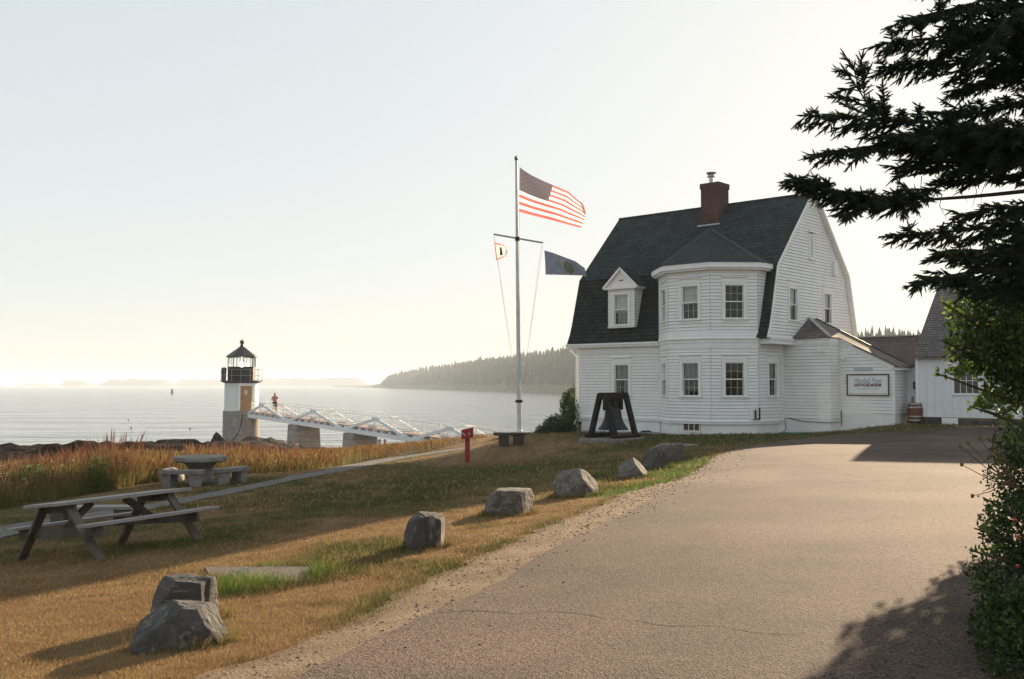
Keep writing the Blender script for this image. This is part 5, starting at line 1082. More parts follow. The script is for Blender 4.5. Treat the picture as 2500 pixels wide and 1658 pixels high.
boulder('boulder', bc_(418, 1141, 26.4), (.27, .26, .25), [((0, 0, -1), .62)], 95, mk('pale_round_stone', (.38, .34, .29), (.28, .25, .22), 8, .9, .6, 20), 'pale rounded boulder left of the round stone table', 0, 'shore boulders')
boulder('boulder', bc_(1577, 1052, 43.8), (.20, .15, .13), [((0, 0, -1), .7), ((0, 0, 1), .8)], 97, BLACK, 'small black rounded stone on the gravel by the house wall', 0, 'house stones', cat='stone', sub=4)
for u, v, d, s, sd, lb in ((440, 1104, 66, .9, 104, 'blackish boulder at the water edge left of the stone table'), (415, 1120, 50, .7, 108, 'low dark boulder in the rocks above the pale rounded boulder')): boulder('boulder', bc_(u, v, d), (s * 1.5, s, s * .62), [((0, 0, -1), .62), ((0, 0, 1), .8)], sd, BASALT, lb, 15, 'shore boulders', .07)
# flat stones
fs = P(1665, 1090, 32.7); gz = T1(fs.x, fs.y); m = MB(); m.prism([(-.50, -.30, -.1), (.10, -.36, -.1), (.52, -.10, -.1), (.46, .26, -.1), (-.1, .34, -.1), (-.52, .12, -.1)], (0, 0, .17)); tag(m.build('flat_stone', CONCRETE, None, loc=Vector((fs.x, fs.y, gz)), bevel=.02), 'flat grey stone slab lying in the grass before the house', 'flat stone')
c4 = [G(500, 1392), G(768, 1391), G(740, 1428), G(520, 1425)]; cz_ = sum((c for c in c4), Vector()) / 4
sl_o = empty('concrete_slab', cz_, 0, 'flat square concrete slab set in the lawn behind the front boulders', 'slab'); m = MB(); m.prism([tuple(Vector((c.x, c.y, T1(c.x, c.y) + .03)) - cz_) for c in c4], (0, 0, -.12)); m.build('slab', mk('brown_concrete', (.11, .086, .07), (.08, .062, .05), 9, .95, .6, 50), sl_o)
m = MB(); h_ = G(580, 1411) - cz_; m.path([tuple(h_ + Vector((-.05, 0, .03))), tuple(h_ + Vector((-.05, 0, .065))), tuple(h_ + Vector((.04, .02, .065))), tuple(h_ + Vector((.04, .02, .03)))], .008, 6); h_ = G(596, 1404) - cz_; m.path([tuple(h_ + Vector((-.04, 0, .03))), tuple(h_ + Vector((-.04, 0, .06))), tuple(h_ + Vector((.03, .02, .06))), tuple(h_ + Vector((.03, .02, .03)))], .008, 6); m.build('lifting_handle', STEEL, sl_o)

# ---------------------------------------------------------------- people, buoys
def skin(name, joints, edges, mat, parent, sub=1):
    """joints: (x, y, z, radius); one continuous skinned surface"""
    me = bpy.data.meshes.new(name); me.from_pydata([j[:3] for j in joints], edges, []); o = bpy.data.objects.new(name, me); COL.objects.link(o)
    md = o.modifiers.new('skin', 'SKIN'); md.use_smooth_shade = True
    for i, sv in enumerate(me.skin_vertices[0].data): sv.radius = (joints[i][3],) * 2; sv.use_root = (i == 0)
    ss = o.modifiers.new('sub', 'SUBSURF'); ss.levels = sub; ss.render_levels = sub
    dg = bpy.context.evaluated_depsgraph_get(); m2 = bpy.data.meshes.new_from_object(o.evaluated_get(dg)); bpy.data.objects.remove(o); m2.name = name; m2.materials.clear(); m2.materials.append(mat)
    return link(name, m2, parent)
SKINM = mk('skin', (.42, .22, .15), rough=.6)
def person(loc, rz, label, shirt, short, hairc, sit=False):
    o = empty('person', loc, R(rz), label, 'person')
    # x right, y forward, z up; feet at 0
    hip = .46 if sit else .93; k = hip
    J = [(0, 0, k, .125), (0, -.01, k + .16, .125), (0, 0, k + .36, .15), (0, 0, k + .50, .10), (0, .01, k + .57, .058), (0, .03, k + .66, .085), (0, .03, k + .75, .092), (0, .02, k + .81, .06), (0, .125, k + .70, .018)]
    E = [(0, 1), (1, 2), (2, 3), (3, 4), (4, 5), (5, 6), (6, 7), (5, 8)]
    for s in (-1, 1):
        b = len(J); J += [(s * .19, 0, k + .46, .06), (s * .25, -.04, k + .20, .045), (s * .13, .18, k + .22, .036), (s * .07, .26, k + .27, .034)]; E += [(3, b), (b, b + 1), (b + 1, b + 2), (b + 2, b + 3)]
        for f in range(5):
            c = len(J); dx = (-.03 + .015 * f); J += [(s * (.07 + dx), .30, k + .285 - .004 * f, .010), (s * (.065 + dx), .335 - .01 * abs(f - 2), k + .28 - .006 * f, .009)]; E += [(b + 3, c), (c, c + 1)]
        b = len(J)
        if sit: J += [(s * .10, .04, k, .10), (s * .13, .42, k + .06, .07), (s * .13, .50, k - .36, .05), (s * .14, .66, k - .40, .04)]
        else: J += [(s * .10, 0, k - .06, .10), (s * .11, .02, .50, .068), (s * .11, -.01, .08, .045), (s * .12, .15, .04, .04)]
        E += [(0, b), (b, b + 1), (b + 1, b + 2), (b + 2, b + 3)]
    skin('body', J, E, SKINM, o)
    JS = [(0, 0, k - .02, .155), (0, -.01, k + .18, .150), (0, 0, k + .36, .17), (0, 0, k + .51, .09)]; ES = [(0, 1), (1, 2), (2, 3)]
    for s in (-1, 1): b = len(JS); JS += [(s * .20, 0, k + .46, .075), (s * .24, -.03, k + .27, .066)]; ES += [(3, b), (b, b + 1)]
    skin('shirt', JS, ES, mk('shirt_cloth', shirt, rough=.9), o)
    JT = [(0, 0, k, .15)]; ET = []
    for s in (-1, 1):
        b = len(JT); JT += [(s * .10, .03 if sit else 0, k - .05 if not sit else k, .115), ((s * .12, .34, k + .05, .095) if sit else (s * .11, .02, k - .38, .095))]; ET += [(0, b), (b, b + 1)]
    skin('trousers', JT, ET, mk('trouser_cloth', short, rough=.9), o)
    skin('hair', [(0, -.01, k + .70, .085), (0, .0, k + .78, .088), (0, .03, k + .82, .06)], [(0, 1), (1, 2)], mk('hair', hairc, rough=.7), o)
    m = MB()
    for s in (-1, 1): m.lathe([(.004, -.009), (.010, 0), (.004, .009)], 8, (s * .034, .118, k + .735))
    m.build('eye', BLACK, o); m = MB(); m.box2((-.028, .108, k + .645), (.028, .122, k + .657)); m.build('mouth', mk('lips', (.28, .10, .09)), o); m = MB()
    for s in (-1, 1): m.lathe([(.012, -.03), (.02, 0), (.012, .03)], 8, (s * .095, .02, k + .71))
    m.build('ear', SKINM, o)
    return o
tb = .137; pz = bp3(tb, .85, .50); person(pz, 200, 'person in a pinkish red shirt and dark shorts standing on the footbridge near the lighthouse', (.42, .16, .15), (.02, .02, .025), (.09, .05, .03))
for u, v, d, rz, sh, lb in ((927, 1097, 66, 150, (.62, .50, .46), 'person in a pale shirt sitting on the shore rocks below the footbridge, left of another'), (939.5, 1097, 66.4, 205, (.25, .23, .26), 'person in a grey shirt sitting on the shore rocks below the footbridge, right of another')):
    p = P(u, v, d); person(Vector((p.x, p.y, P(u, 1120, d).z)), rz, lb, sh, (.05, .05, .06), (.06, .035, .025), True)
by = P(420, 962, -SEA * FPX / 23.5); by.z = SEA; bo = empty('channel_buoy', by, 0, 'small dark channel buoy out on the water left of the lighthouse', 'buoy'); m = MB(); m.lathe([(1.0, -.3), (1.2, .3), (1.1, .8)], 14); m.build('float', IRON, bo); m = MB(); m.lathe([(.85, .8), (.75, 3.6), (.5, 3.8)], 12); m.build('tower', mk('green_black_buoy', (.02, .03, .025), rough=.6), bo)
for u, v, lb in ((313.5, 1026, 'tiny lobster float on the water, left and farther of two off the meadow'), (320.5, 1045, 'tiny lobster float on the water, nearer of two off the meadow'), (464, 1046, 'tiny lobster float on the water just left of the lighthouse')):
    d = -SEA * FPX / (v - 938); p = P(u, v, d); m = MB(); m.lathe([(.05, -.1), (.13, -.05), (.15, .06), (.10, .14), (.03, .2)], 10); tag(m.build('lobster_float', mk('float_paint', (.07, .06, .06), rough=.6), None, loc=Vector((p.x, p.y, SEA))), lb, 'float', 'lobster floats on the water')
# ---------------------------------------------------------------- grass
def rot(n, yaw, lean, w, h):
    """basis for blades: x width, y lean direction, z height"""
    M = np.zeros((n, 3, 3)); c, s = np.cos(yaw), np.sin(yaw); l = rng.random(n) * 6.283
    M[:, 0, 0] = c * w; M[:, 1, 0] = s * w; M[:, 0, 1] = -s * w; M[:, 1, 1] = c * w
    M[:, 0, 2] = np.cos(l) * lean * h; M[:, 1, 2] = np.sin(l) * lean * h; M[:, 2, 2] = h
    return M
blade_v = np.array([(-.5, 0, 0), (.5, 0, 0), (.12, .0, .62), (0, 0, 1.0)]); blade_f = np.array([(0, 1, 2), (0, 2, 3)])
tri_v = np.array([(-.5, 0, 0), (.5, 0, 0), (0, 0, 1.0)]); tri_f = np.array([(0, 1, 2)])
GRASSM = mk('lawn_blades', (.2, .15, .1), rough=.8, tint=True, transl=.35, spec=.15)
def blocked(x, y):
    return inside(x, y, road_poly) | (inside(x, y, sand_poly) & (rng.random(len(x)) > .06 + .5 * np.exp(-(pldist(x, y, sand_edge) / .12) ** 2))) | inside(x, y, house_poly) | inside(x, y, [(c.x, c.y) for c in c4]) | ((pldist(x, y, path_line_s) < .40) & (rng.random(len(x)) > .04))
Vs, Fs, Cs = [], [], []; off = 0
def lawn(n, ylo, yhi, ulo, uhi, h0, h1, w0, w1, pw=1.0):
    global off
    y = ylo * (yhi / ylo) ** (rng.random(n) ** pw); u = rng.uniform(ulo, uhi, n); x = (u - 1250) / FPX * y
    ok = ~blocked(x, y) & (meadowmask(x, y) < .5) & (rockmask(x, y) < .4); x, y = x[ok], y[ok]; n = len(x)
    g = sstep(.25, .62, np.clip(greens(x, y), 0, 1)); tall = np.zeros(n)
    for (uu, vv_, r_) in ((640, 1425, .36), (560, 1440, .32), (740, 1408, .28)): p = G(uu, vv_); tall += np.exp(-((x - p.x) ** 2 + (y - p.y) ** 2) / (2 * r_ * r_))
    h = rng.uniform(h0, h1, n) * (.65 + .75 * g) * (1 + 1.6 * np.clip(tall, 0, 1)) ; w = rng.uniform(w0, w1, n)
    V, F = scatter(tri_v, tri_f, rot(n, rng.random(n) * 6.283, rng.uniform(.1, 1.3, n), w, h), np.c_[x, y, T(x, y) + .004])
    j = rng.random(n); c = turf_cols(x, y, j); br = (rng.random(n) < .06); c[br] = np.array([.50, .37, .18])
    Vs.append(V); Fs.append(F + off); Cs.append(np.repeat(c, 3, 0)); off += len(V)
lawn(150000, 5.0, 9.5, -60, 1300, .018, .045, .003, .006)
lawn(150000, 9.5, 18, -80, 1700, .022, .05, .005, .010)
lawn(110000, 18, 44, 300, 2050, .03, .065, .011, .022)
for (u_, v_, d_, w_, n_) in ((440, 1592, 7.05, .30, 900), (455, 1500, 8.0, .28, 500), (1040, 1345, 11.4, .25, 600), (1243, 1262, 14.6, .36, 700), (1405, 1216, 17.3, .38, 700), (1547, 1170, 20.9, .34, 600), (1603, 1146, 23.4, .34, 600), (1640, 1125, 26, .4, 500)):
    q = P(u_, v_, d_); a = rng.random(n_) * 6.283; r_ = 1 + np.abs(rng.normal(0, .16, n_)); x = q.x + np.cos(a) * w_ * r_; y = q.y + .12 + np.sin(a) * w_ * .8 * r_; s_ = max(1, d_ / 9)
    V, F = scatter(tri_v, tri_f, rot(n_, rng.random(n_) * 6.283, rng.uniform(.1, .9, n_), rng.uniform(.004, .008, n_) * s_, rng.uniform(.04, .13, n_)), np.c_[x, y, T(x, y)])
    j = rng.random(n_); c = turf_cols(x, y, j); c = c * .6 + np.array([.13, .14, .04]) * .4; Vs.append(V); Fs.append(F + off); Cs.append(np.repeat(c, 3, 0)); off += len(V)
lawn(20000, 36, 60, 700, 2480, .04, .09, .02, .04)
tag(np_mesh('lawn_grass', np.concatenate(Vs), np.concatenate(Fs), GRASSM, np.concatenate(Cs)), kind='stuff')
# loose stones and litter along the shoulder and drive edge
st_v = np.array([(1, 0, 0), (-.9, .2, 0), (.1, .8, .1), (0, -.9, 0), (.1, .1, .7), (0, 0, -.4)]); st_f = np.array([(0, 2, 4), (2, 1, 4), (1, 3, 4), (3, 0, 4), (2, 0, 5), (1, 2, 5), (3, 1, 5), (0, 3, 5)])
k = 3400; y = 5 * (26 / 5) ** rng.random(k); i_ = rng.integers(0, len(re_d), k); yy = ra[i_, 1] + rng.normal(0, .1, k); xx = ra[i_, 0] + rng.normal(-.25, .42, k); ok = (yy > 4.5) & (yy < 30) & (inside(xx, yy, sand_poly) | (inside(xx, yy, road_poly) & (rng.random(k) < .5))); xx, yy = xx[ok], yy[ok]; k = len(xx)
s_ = rng.uniform(.004, .013, k) * (1 + .05 * yy); a = rng.random(k) * 6.283; M = np.zeros((k, 3, 3)); M[:, 0, 0] = np.cos(a) * s_; M[:, 0, 1] = -np.sin(a) * s_; M[:, 1, 0] = np.sin(a) * s_; M[:, 1, 1] = np.cos(a) * s_; M[:, 2, 2] = s_ * .8
V, F = scatter(st_v, st_f, M, np.c_[xx, yy, T(xx, yy) + np.where(inside(xx, yy, road_poly), .024, .014)]); c = np.array([(.30, .25, .20), (.16, .13, .11), (.10, .07, .05), (.22, .18, .15)])[rng.integers(0, 4, k)]
tag(np_mesh('loose_gravel', V, F, mk('loose_stones', (.2, .17, .14), rough=.95, tint=True), np.repeat(c, len(st_v), 0)), kind='stuff')
# tall meadow grass, seed heads and flowers
MEADM = mk('meadow_blades', (.3, .2, .1), rough=.85, tint=True, transl=.45, spec=.1)
Vs, Fs, Cs = [], [], []; off = 0
head_v = []; head_f = []
stalk_v = np.array([(-.5, 0, 0), (.5, 0, 0), (.35, .0, .75), (-.35, 0, .75), (1.4, 0, .86), (-1.2, 0, .80), (0, 0, 1.0)]); stalk_f = np.array([(0, 1, 2), (0, 2, 3), (3, 2, 4), (3, 4, 6), (3, 6, 5)])
def meadow(n, ylo, yhi, ulo, uhi, h0, h1, w0, w1, tv, tf, pal, kind=0, dens_=None):
    global off
    y = ylo * (yhi / ylo) ** rng.random(n); u = rng.uniform(ulo, uhi, n); x = (u - 1250) / FPX * y
    k = rng.random(n); ok = (meadowmask(x, y) > k) & (rockmask(x, y) < .25 + .2 * rng.random(n)) & (np.hypot(x - tcn.x, y - tcn.y) > 1.55) & ~inside(x, y, house_poly) & (pldist(x, y, path_line_s) > .55)
    cl_ = .5 * fbm(x * .45, y * .45, 55, 3) + .5 * fbm(x * 1.7, y * 1.7, 57, 3); ok &= sstep(.30, .62, cl_) > rng.random(n) * .95
    if dens_ is not None: ok &= rng.random(n) < dens_(x, y)
    x, y, cl_ = x[ok], y[ok], cl_[ok]; n = len(x); edge = sstep(.0, 1, meadowmask(x, y)); tn = np.interp(y, [27, 36, 44, 56], [1, .72, .34, .22]) * np.interp(1250 + FPX * x / y, [-100, 60, 180, 280, 400, 700], [.60, .72, .92, 1.12, 1.0, .62])
    h = rng.uniform(h0, h1, n) * (.25 + 1.45 * cl_) * (.5 + .5 * edge) * tn
    V, F = scatter(tv, tf, rot(n, rng.random(n) * 6.283, rng.uniform(.02, .6, n), rng.uniform(w0, w1, n), h), np.c_[x, y, T(x, y) - .02])
    pk_ = np.array(pal); gsel = fbm(x * .6 + 7, y * .6, 66, 3)[:, None] * 1.3 - .2; ci = np.clip((gsel[:, 0] * .7 + rng.random(n) * .55) * len(pal), 0, len(pal) - 1).astype(int); c = pk_[ci] * rng.uniform(.75, 1.25, n)[:, None]
    Vs.append(V); Fs.append(F + off); Cs.append(np.repeat(c, len(tv), 0)); off += len(V)
WARM = [(.09, .115, .028), (.12, .13, .035), (.17, .145, .05), (.20, .145, .055), (.19, .115, .045), (.16, .082, .04), (.12, .062, .034)]
GREENP = [(.09, .14, .03), (.12, .17, .04), (.16, .19, .05), (.22, .21, .06)]
nearleft = lambda x, y: np.where((x < -8.2) , 1.0, .35)
meadow(80000, 15.3, 34, -120, 560, .40, .85, .004, .009, stalk_v, stalk_f, WARM)
meadow(70000, 15.3, 34, -120, 480, .30, .70, .012, .022, blade_v, blade_f, GREENP + WARM[:3])
meadow(80000, 26, 60, -100, 1300, .4, .95, .008, .018, stalk_v, stalk_f, WARM)
meadow(40000, 28, 60, -100, 1300, .25, .7, .014, .030, blade_v, blade_f, WARM[:4] + GREENP[2:])
meadow(4500, 17, 32, -120, 620, .95, 1.25, .005, .010, stalk_v, stalk_f, [(.16, .09, .045), (.13, .055, .032), (.10, .05, .03)])
meadow(2500, 30, 42, 450, 1200, .9, 1.3, .008, .016, stalk_v, stalk_f, [(.18, .10, .045), (.14, .06, .032)])
tag(np_mesh('meadow_grass', np.concatenate(Vs), np.concatenate(Fs), MEADM, np.concatenate(Cs)), kind='stuff')
# white umbels in the meadow
m = MB(); k = 0
while k < 90:
    y = rng.uniform(16.5, 27); u = rng.uniform(-20, 440); x = (u - 1250) / FPX * y
    if meadowmask(np.array([x]), np.array([y]))[0] < .8: k += .2; continue
    z = T1(x, y); h = rng.uniform(.45, .8); r_ = rng.uniform(.025, .05); tx, ty = rng.normal(0, .12, 2)
    a = rng.random() * 6; m.poly([(x + tx + r_ * math.cos(a + q * 1.05), y + ty + r_ * math.sin(a + q * 1.05), z + h + rng.uniform(-.008, .008)) for q in range(6)], 0); m.tube((x, y, z), (x + tx, y + ty, z + h), .004, n=4, mi=1, caps=False); k += 1
tag(m.build('wildflower_grass', [mk('white_umbel', (.62, .60, .52), rough=.9, transl=.3), mk('flower_stem', (.12, .15, .05), rough=.9)]), kind='stuff')
# ---------------------------------------------------------------- leafy plants
leaf_v = np.array([(0, 0, 0), (.30, -.24, .07), (.34, .24, .07), (.70, -.19, .05), (.74, .19, .05), (1, 0, -.05), (.5, 0, -.03)]); leaf_f = np.array([(0, 1, 6), (0, 6, 2), (1, 3, 6), (6, 4, 2), (3, 5, 6), (6, 5, 4)])
def randrot(n, s, up=.35):
    d = rng.normal(size=(n, 3)); d[:, 2] += up; d /= np.linalg.norm(d, axis=1)[:, None]; r_ = rng.normal(size=(n, 3)); y_ = np.cross(d, r_); y_ /= np.linalg.norm(y_, axis=1)[:, None]; z_ = np.cross(d, y_)
    return np.stack([d, y_, z_], 2) * np.asarray(s).reshape(-1, 1, 1)
def blobs(bl_, n, shell=.55):
    """points in a union of ellipsoids, thicker towards the surface, clumped"""
    w = np.array([b[3] * b[4] * b[5] for b in bl_]); w = w / w.sum(); i = rng.choice(len(bl_), n, p=w); d = rng.normal(size=(n, 3)); d /= np.linalg.norm(d, axis=1)[:, None]
    r_ = (shell + (1 - shell) * rng.random(n)) ; B = np.array(bl_)
    lump = 1 + .35 * (fbm(d[:, 0] * 2.3 + i * 3.1, d[:, 1] * 2.3 + d[:, 2] * 1.7, 5, 3) - .5) * 2
    return B[i, :3] + d * (r_ * lump)[:, None] * B[i, 3:6]
def leafy(name, bl_, n, size, cols, mat, parent, twigs=0, sprays=()):
    p = blobs(bl_, n); s = rng.uniform(size * .65, size * 1.25, n)
    for (a, b, k) in sprays:
        a, b = np.array(a), np.array(b); t = rng.random(k); q = a + (b - a) * t[:, None] + rng.normal(size=(k, 3)) * .028 * (1.4 - t[:, None]); p = np.r_[p, q]; s = np.r_[s, rng.uniform(size * .7, size * 1.2, k)]
    V, F = scatter(leaf_v, leaf_f, randrot(len(p), s), p); cs = np.array(cols); ci = rng.integers(0, len(cs), len(p)); c = cs[ci] * rng.uniform(.7, 1.3, len(p))[:, None]; c[n:] = c[n:] * .5 + np.array([.15, .21, .035]) * .5
    return np_mesh(name, V, F, mat, np.repeat(c, len(leaf_v), 0), parent)
LEAFM = mk('green_leaves', (.06, .1, .02), rough=.5, tint=True, transl=.45, spec=.35)
STEM = mk('brown_stems', (.075, .055, .04), (.045, .035, .025), 12, .85)
def twigset(root, targets, r0, parent, name='stem'):
    m = MB()
    for t in targets:
        a, b = Vector(root), Vector(t); mid = a.lerp(b, .35); mid.z = a.z + (b.z - a.z) * .75; mid += Vector((rng.normal(0, .05), rng.normal(0, .05), 0)); m.path([a, a.lerp(mid, .6), mid, b], [r0, r0 * .7, r0 * .5, r0 * .2], 6)
    return m.build(name, STEM, parent)
def shrub(name, base, bl_, n, size, cols, label, cat='shrub', group=None, sprays=(), nst=9):
    base = Vector(base); o = empty(name, base, 0, label, cat, group); b2 = [(b[0] - base.x, b[1] - base.y, b[2] - base.z, *b[3:]) for b in bl_]; sp = [((Vector(a) - base)[:], (Vector(b) - base)[:], k) for a, b, k in sprays]
    leafy('foliage', b2, n, size, cols, LEAFM, o, sprays=sp); twigset((0, 0, -.1), [b2[i % len(b2)][:3] for i in range(nst)] if not sp else [b2[i % len(b2)][:3] for i in range(nst)] + [s[1] for s in sp], .025 if name != 'leafy_tree' else .05, o, 'stem')
    return o
def B_(u, v, d, ru, rv, rd): p = P(u, v, d); return (p.x, p.y, p.z, ru / FPX * d, rd, rv / FPX * d)
DK = [(.035, .062, .016), (.045, .078, .020), (.028, .05, .014)]; LT = [(.085, .13, .022), (.11, .15, .03), (.07, .11, .02)]
# beside the house
b0 = P(1385, 1062, 46.5); shrub('dark_shrub', (b0.x, b0.y, T1(b0.x, b0.y)), [B_(1392, 1000, 48.5, 26, 48, .8), B_(1402, 975, 49, 16, 32, .7), B_(1360, 1042, 46.5, 40, 30, .9), B_(1335, 1052, 45.5, 30, 16, .7), B_(1382, 1050, 46, 30, 26, .8), B_(1400, 1010, 47.5, 18, 50, .6)], 11000, .10, DK + DK + LT[2:], 'dark leafy shrub against the left corner of the white house', group='shrubs by the house')
b0 = P(1318, 1066, 44.5); shrub('low_shrub', (b0.x, b0.y, T1(b0.x, b0.y)), [B_(1312, 1064, 44.5, 34, 9, .6), B_(1290, 1066, 44.2, 22, 7, .5)], 1000, .07, DK, 'low spreading green shrub between the flagpole and the dark shrub', group='shrubs by the house')
# green clumps in the meadow
for us, lb, sd in (((78, 1158, 24.2, 44, 26), 'bright green leafy clump standing in the brown meadow at far left', 1), ((146, 1164, 24.2, 28, 20), 'bright green low clump right beside the larger far-left one', 2), ((238, 1148, 23.6, 18, 36), 'upright yellow-green clump in the middle of the meadow', 3)):
    u, v, d, ru, rv = us; b0 = P(u, v + rv, d); gz = T1(b0.x, b0.y); shrub('green_clump', (b0.x, b0.y, gz), [B_(u, v, d, ru, rv, .4), B_(u - ru * .4, v + rv * .6, d, ru * .8, rv * .8, .4), B_(u + ru * .3, v + rv * .9, d, ru * .8, rv * .9, .4), B_(u - ru * .2, v + rv * 1.6, d, ru * 1.1, rv * .9, .4)], 1300, .07, LT + [(.10, .17, .03)], lb, 'plant', 'green clumps in the meadow', nst=6)
# ---- tree and rose shrub on the right edge
lb_ = P(2640, 1100, 13.66); lt0 = (lb_.x, lb_.y, T1(lb_.x, lb_.y))
sprs = [(P(2400, 800, 12.93), P(2300, 738, 12.44), 70), (P(2400, 860, 12.93), P(2300, 832, 12.44), 80), (P(2400, 900, 12.93), P(2288, 912, 12.44), 90), (P(2440, 960, 12.93), P(2368, 992, 12.44), 80), (P(2460, 980, 13.05), P(2400, 1000, 12.57), 70), (P(2480, 1000, 13.05), P(2436, 1018, 12.57), 60), (P(2400, 760, 12.93), P(2330, 700, 12.69), 70)]
lt = shrub('leafy_tree', lt0, [B_(2440, 780, 13.18, 120, 85, .7), B_(2420, 860, 12.93, 105, 70, .6), B_(2470, 940, 13.18, 80, 65, .5), B_(2540, 820, 13.42, 130, 200, .8), B_(2560, 640, 13.66, 110, 110, .6)], 13000, .082, DK + DK + LT + [(.14, .19, .03)], 'broad-leaved tree with backlit yellow-green leaves in front of the board and batten building', 'tree', sprays=[(tuple(a), tuple(b), k) for a, b, k in sprs], nst=8)
rb_ = P(2640, 1500, 6.6); rs0 = (rb_.x, rb_.y, T1(rb_.x, rb_.y))
rsp = [(P(2500, 1120, 6.6), P(2460, 1032, 6.3), 46), (P(2530, 1080, 6.6), P(2495, 1000, 6.5), 50), (P(2480, 1160, 6.5), P(2432, 1110, 6.3), 40), (P(2450, 1260, 6.4), P(2400, 1215, 6.2), 40), (P(2440, 1350, 6.3), P(2366, 1342, 6.1), 40), (P(2440, 1420, 6.2), P(2366, 1424, 6.0), 40), (P(2470, 1300, 6.3), P(2380, 1290, 6.2), 30)]
rs = shrub('rose_shrub', rs0, [B_(2560, 1180, 6.8, 120, 110, .45), B_(2520, 1090, 6.9, 70, 60, .4), B_(2520, 1300, 6.5, 125, 100, .45), B_(2510, 1430, 6.3, 130, 100, .4), B_(2540, 1560, 6.1, 150, 120, .4), B_(2600, 1680, 5.9, 180, 110, .4), B_(2530, 1640, 5.5, 130, 130, .35), B_(2480, 1540, 5.9, 90, 110, .3), B_(2680, 1400, 7.2, 150, 260, .6)], 42000, .034, DK + DK + LT[2:], 'dense green rose shrub with red hips at the right edge of the drive', 'shrub', sprays=[(tuple(a), tuple(b), k) for a, b, k in rsp], nst=14)
m = MB(); base = Vector(rs0)
for u, v, d in ((2486, 1310, 5.92), (2484, 1382, 5.9), (2478, 1270, 5.95)): m.lathe([(.003, -.011), (.009, -.005), (.011, .003), (.005, .010)], 10, P(u, v, d) - base)
m.build('rose_hip', mk('red_rose_hip', (.42, .03, .035), rough=.35, spec=.5), rs, smooth=True)
# dried weed with round seed heads
dw0 = P(2520, 1230, 6.5); dwo = empty('dried_weed', dw0, 0, 'dried brown weed with round seed heads leaning out of the rose shrub', 'plant'); ms_ = MB(); SEEDM = mk('seed_heads', (.12, .10, .04), rough=.9)
for (u, v, d, br) in ((2344, 1089, 6.1, 1), (2362, 1081, 6.15, 1), (2392, 1070, 6.2, 1), (2419, 1075, 6.2, 1), (2348, 1134, 6.0, 1), (2400, 1150, 6.2, 0), (2430, 1105, 6.2, 0), (2374, 1211, 6.0, 1), (2440, 1130, 6.3, 0)):
    p = P(u, v, d); a = P(2490, 1195, 6.4) if v < 1140 or br == 0 else P(2470, 1170, 6.3); md_ = a.lerp(p, .55) + Vector((0, 0, -.02)); ms_.path([a - dw0, md_ - dw0, p - dw0], [.004, .003, .002], 5)
    s_ = .013 if br else .008; mh = MB(); mh.lathe([(.003, -s_), (s_ * .8, -s_ * .5), (s_ * .85, s_ * .4), (s_ * .3, s_)], 8, p - dw0); mh.build('seed_head', SEEDM, dwo)
    for q in range(3): t = rng.uniform(.35, .8); b_ = a.lerp(p, t); e_ = b_ + Vector(rng.normal(0, .04, 3)); ms_.path([b_ - dw0, e_ - dw0], [.0025, .0015], 4); mh = MB(); mh.lathe([(.002, -.006), (.006, 0), (.002, .006)], 6, e_ - dw0); mh.build('bud', SEEDM, dwo)
ms_.build('stalk', mk('dry_stalk', (.13, .07, .045), rough=.9), dwo)

# ---------------------------------------------------------------- spruce whose boughs hang into the frame
tr0 = P(2790, 1500, 10.8); tr0.z = T1(tr0.x, tr0.y); spr = empty('spruce_tree', tr0, 0, 'large dark spruce reaching its boughs in from the right edge', 'tree')
BARK = mk('spruce_bark', (.055, .042, .034), (.03, .024, .02), 14, .9, .6, 30)
m = MB(); m.path([(0, 0, -.3), (0, 0, 3), (.05, 0, 6.5), (.02, 0, 10.5)], [.26, .20, .13, .03], 14); m.build('trunk', BARK, spr, smooth=True)
nf = 30; nv_, nfc = [], []
for k in range(nf):
    t = (k + .3) / nf; a = k * 2.4; rr_ = 1.0 - .22 * t; b = len(nv_); dx = .09
    d = np.array([0, math.cos(a), math.sin(a)]); sd = np.array([0, -math.sin(a), math.cos(a)]) * .15
    nv_ += [np.array([t, 0, 0]) + sd, np.array([t, 0, 0]) - sd, np.array([t + dx, 0, 0]) + d * rr_]; nfc.append((b, b + 1, b + 2))
b = len(nv_); nv_ += [np.array([.85, 0, .35]), np.array([.85, 0, -.35]), np.array([1.02, 0, 0]), np.array([.85, .35, 0]), np.array([.85, -.35, 0])]; nfc += [(b, b + 1, b + 2), (b + 3, b + 4, b + 2)]
for k in range(4):
    a = k * math.pi / 2; b = len(nv_); nv_ += [np.array([0, .4 * math.cos(a), .4 * math.sin(a)]), np.array([0, .4 * math.cos(a + 1.571), .4 * math.sin(a + 1.571)]), np.array([.7, .4 * math.cos(a + .8), .4 * math.sin(a + .8)]), np.array([.98, 0, 0])]; nfc += [(b, b + 1, b + 2), (b, b + 2, b + 3), (b + 1, b + 3, b + 2)]
fin_v = np.array(nv_); fin_f = np.array(nfc)
fd_, fl_, fp_ = [], [], []; wood = MB(); thin = MB()
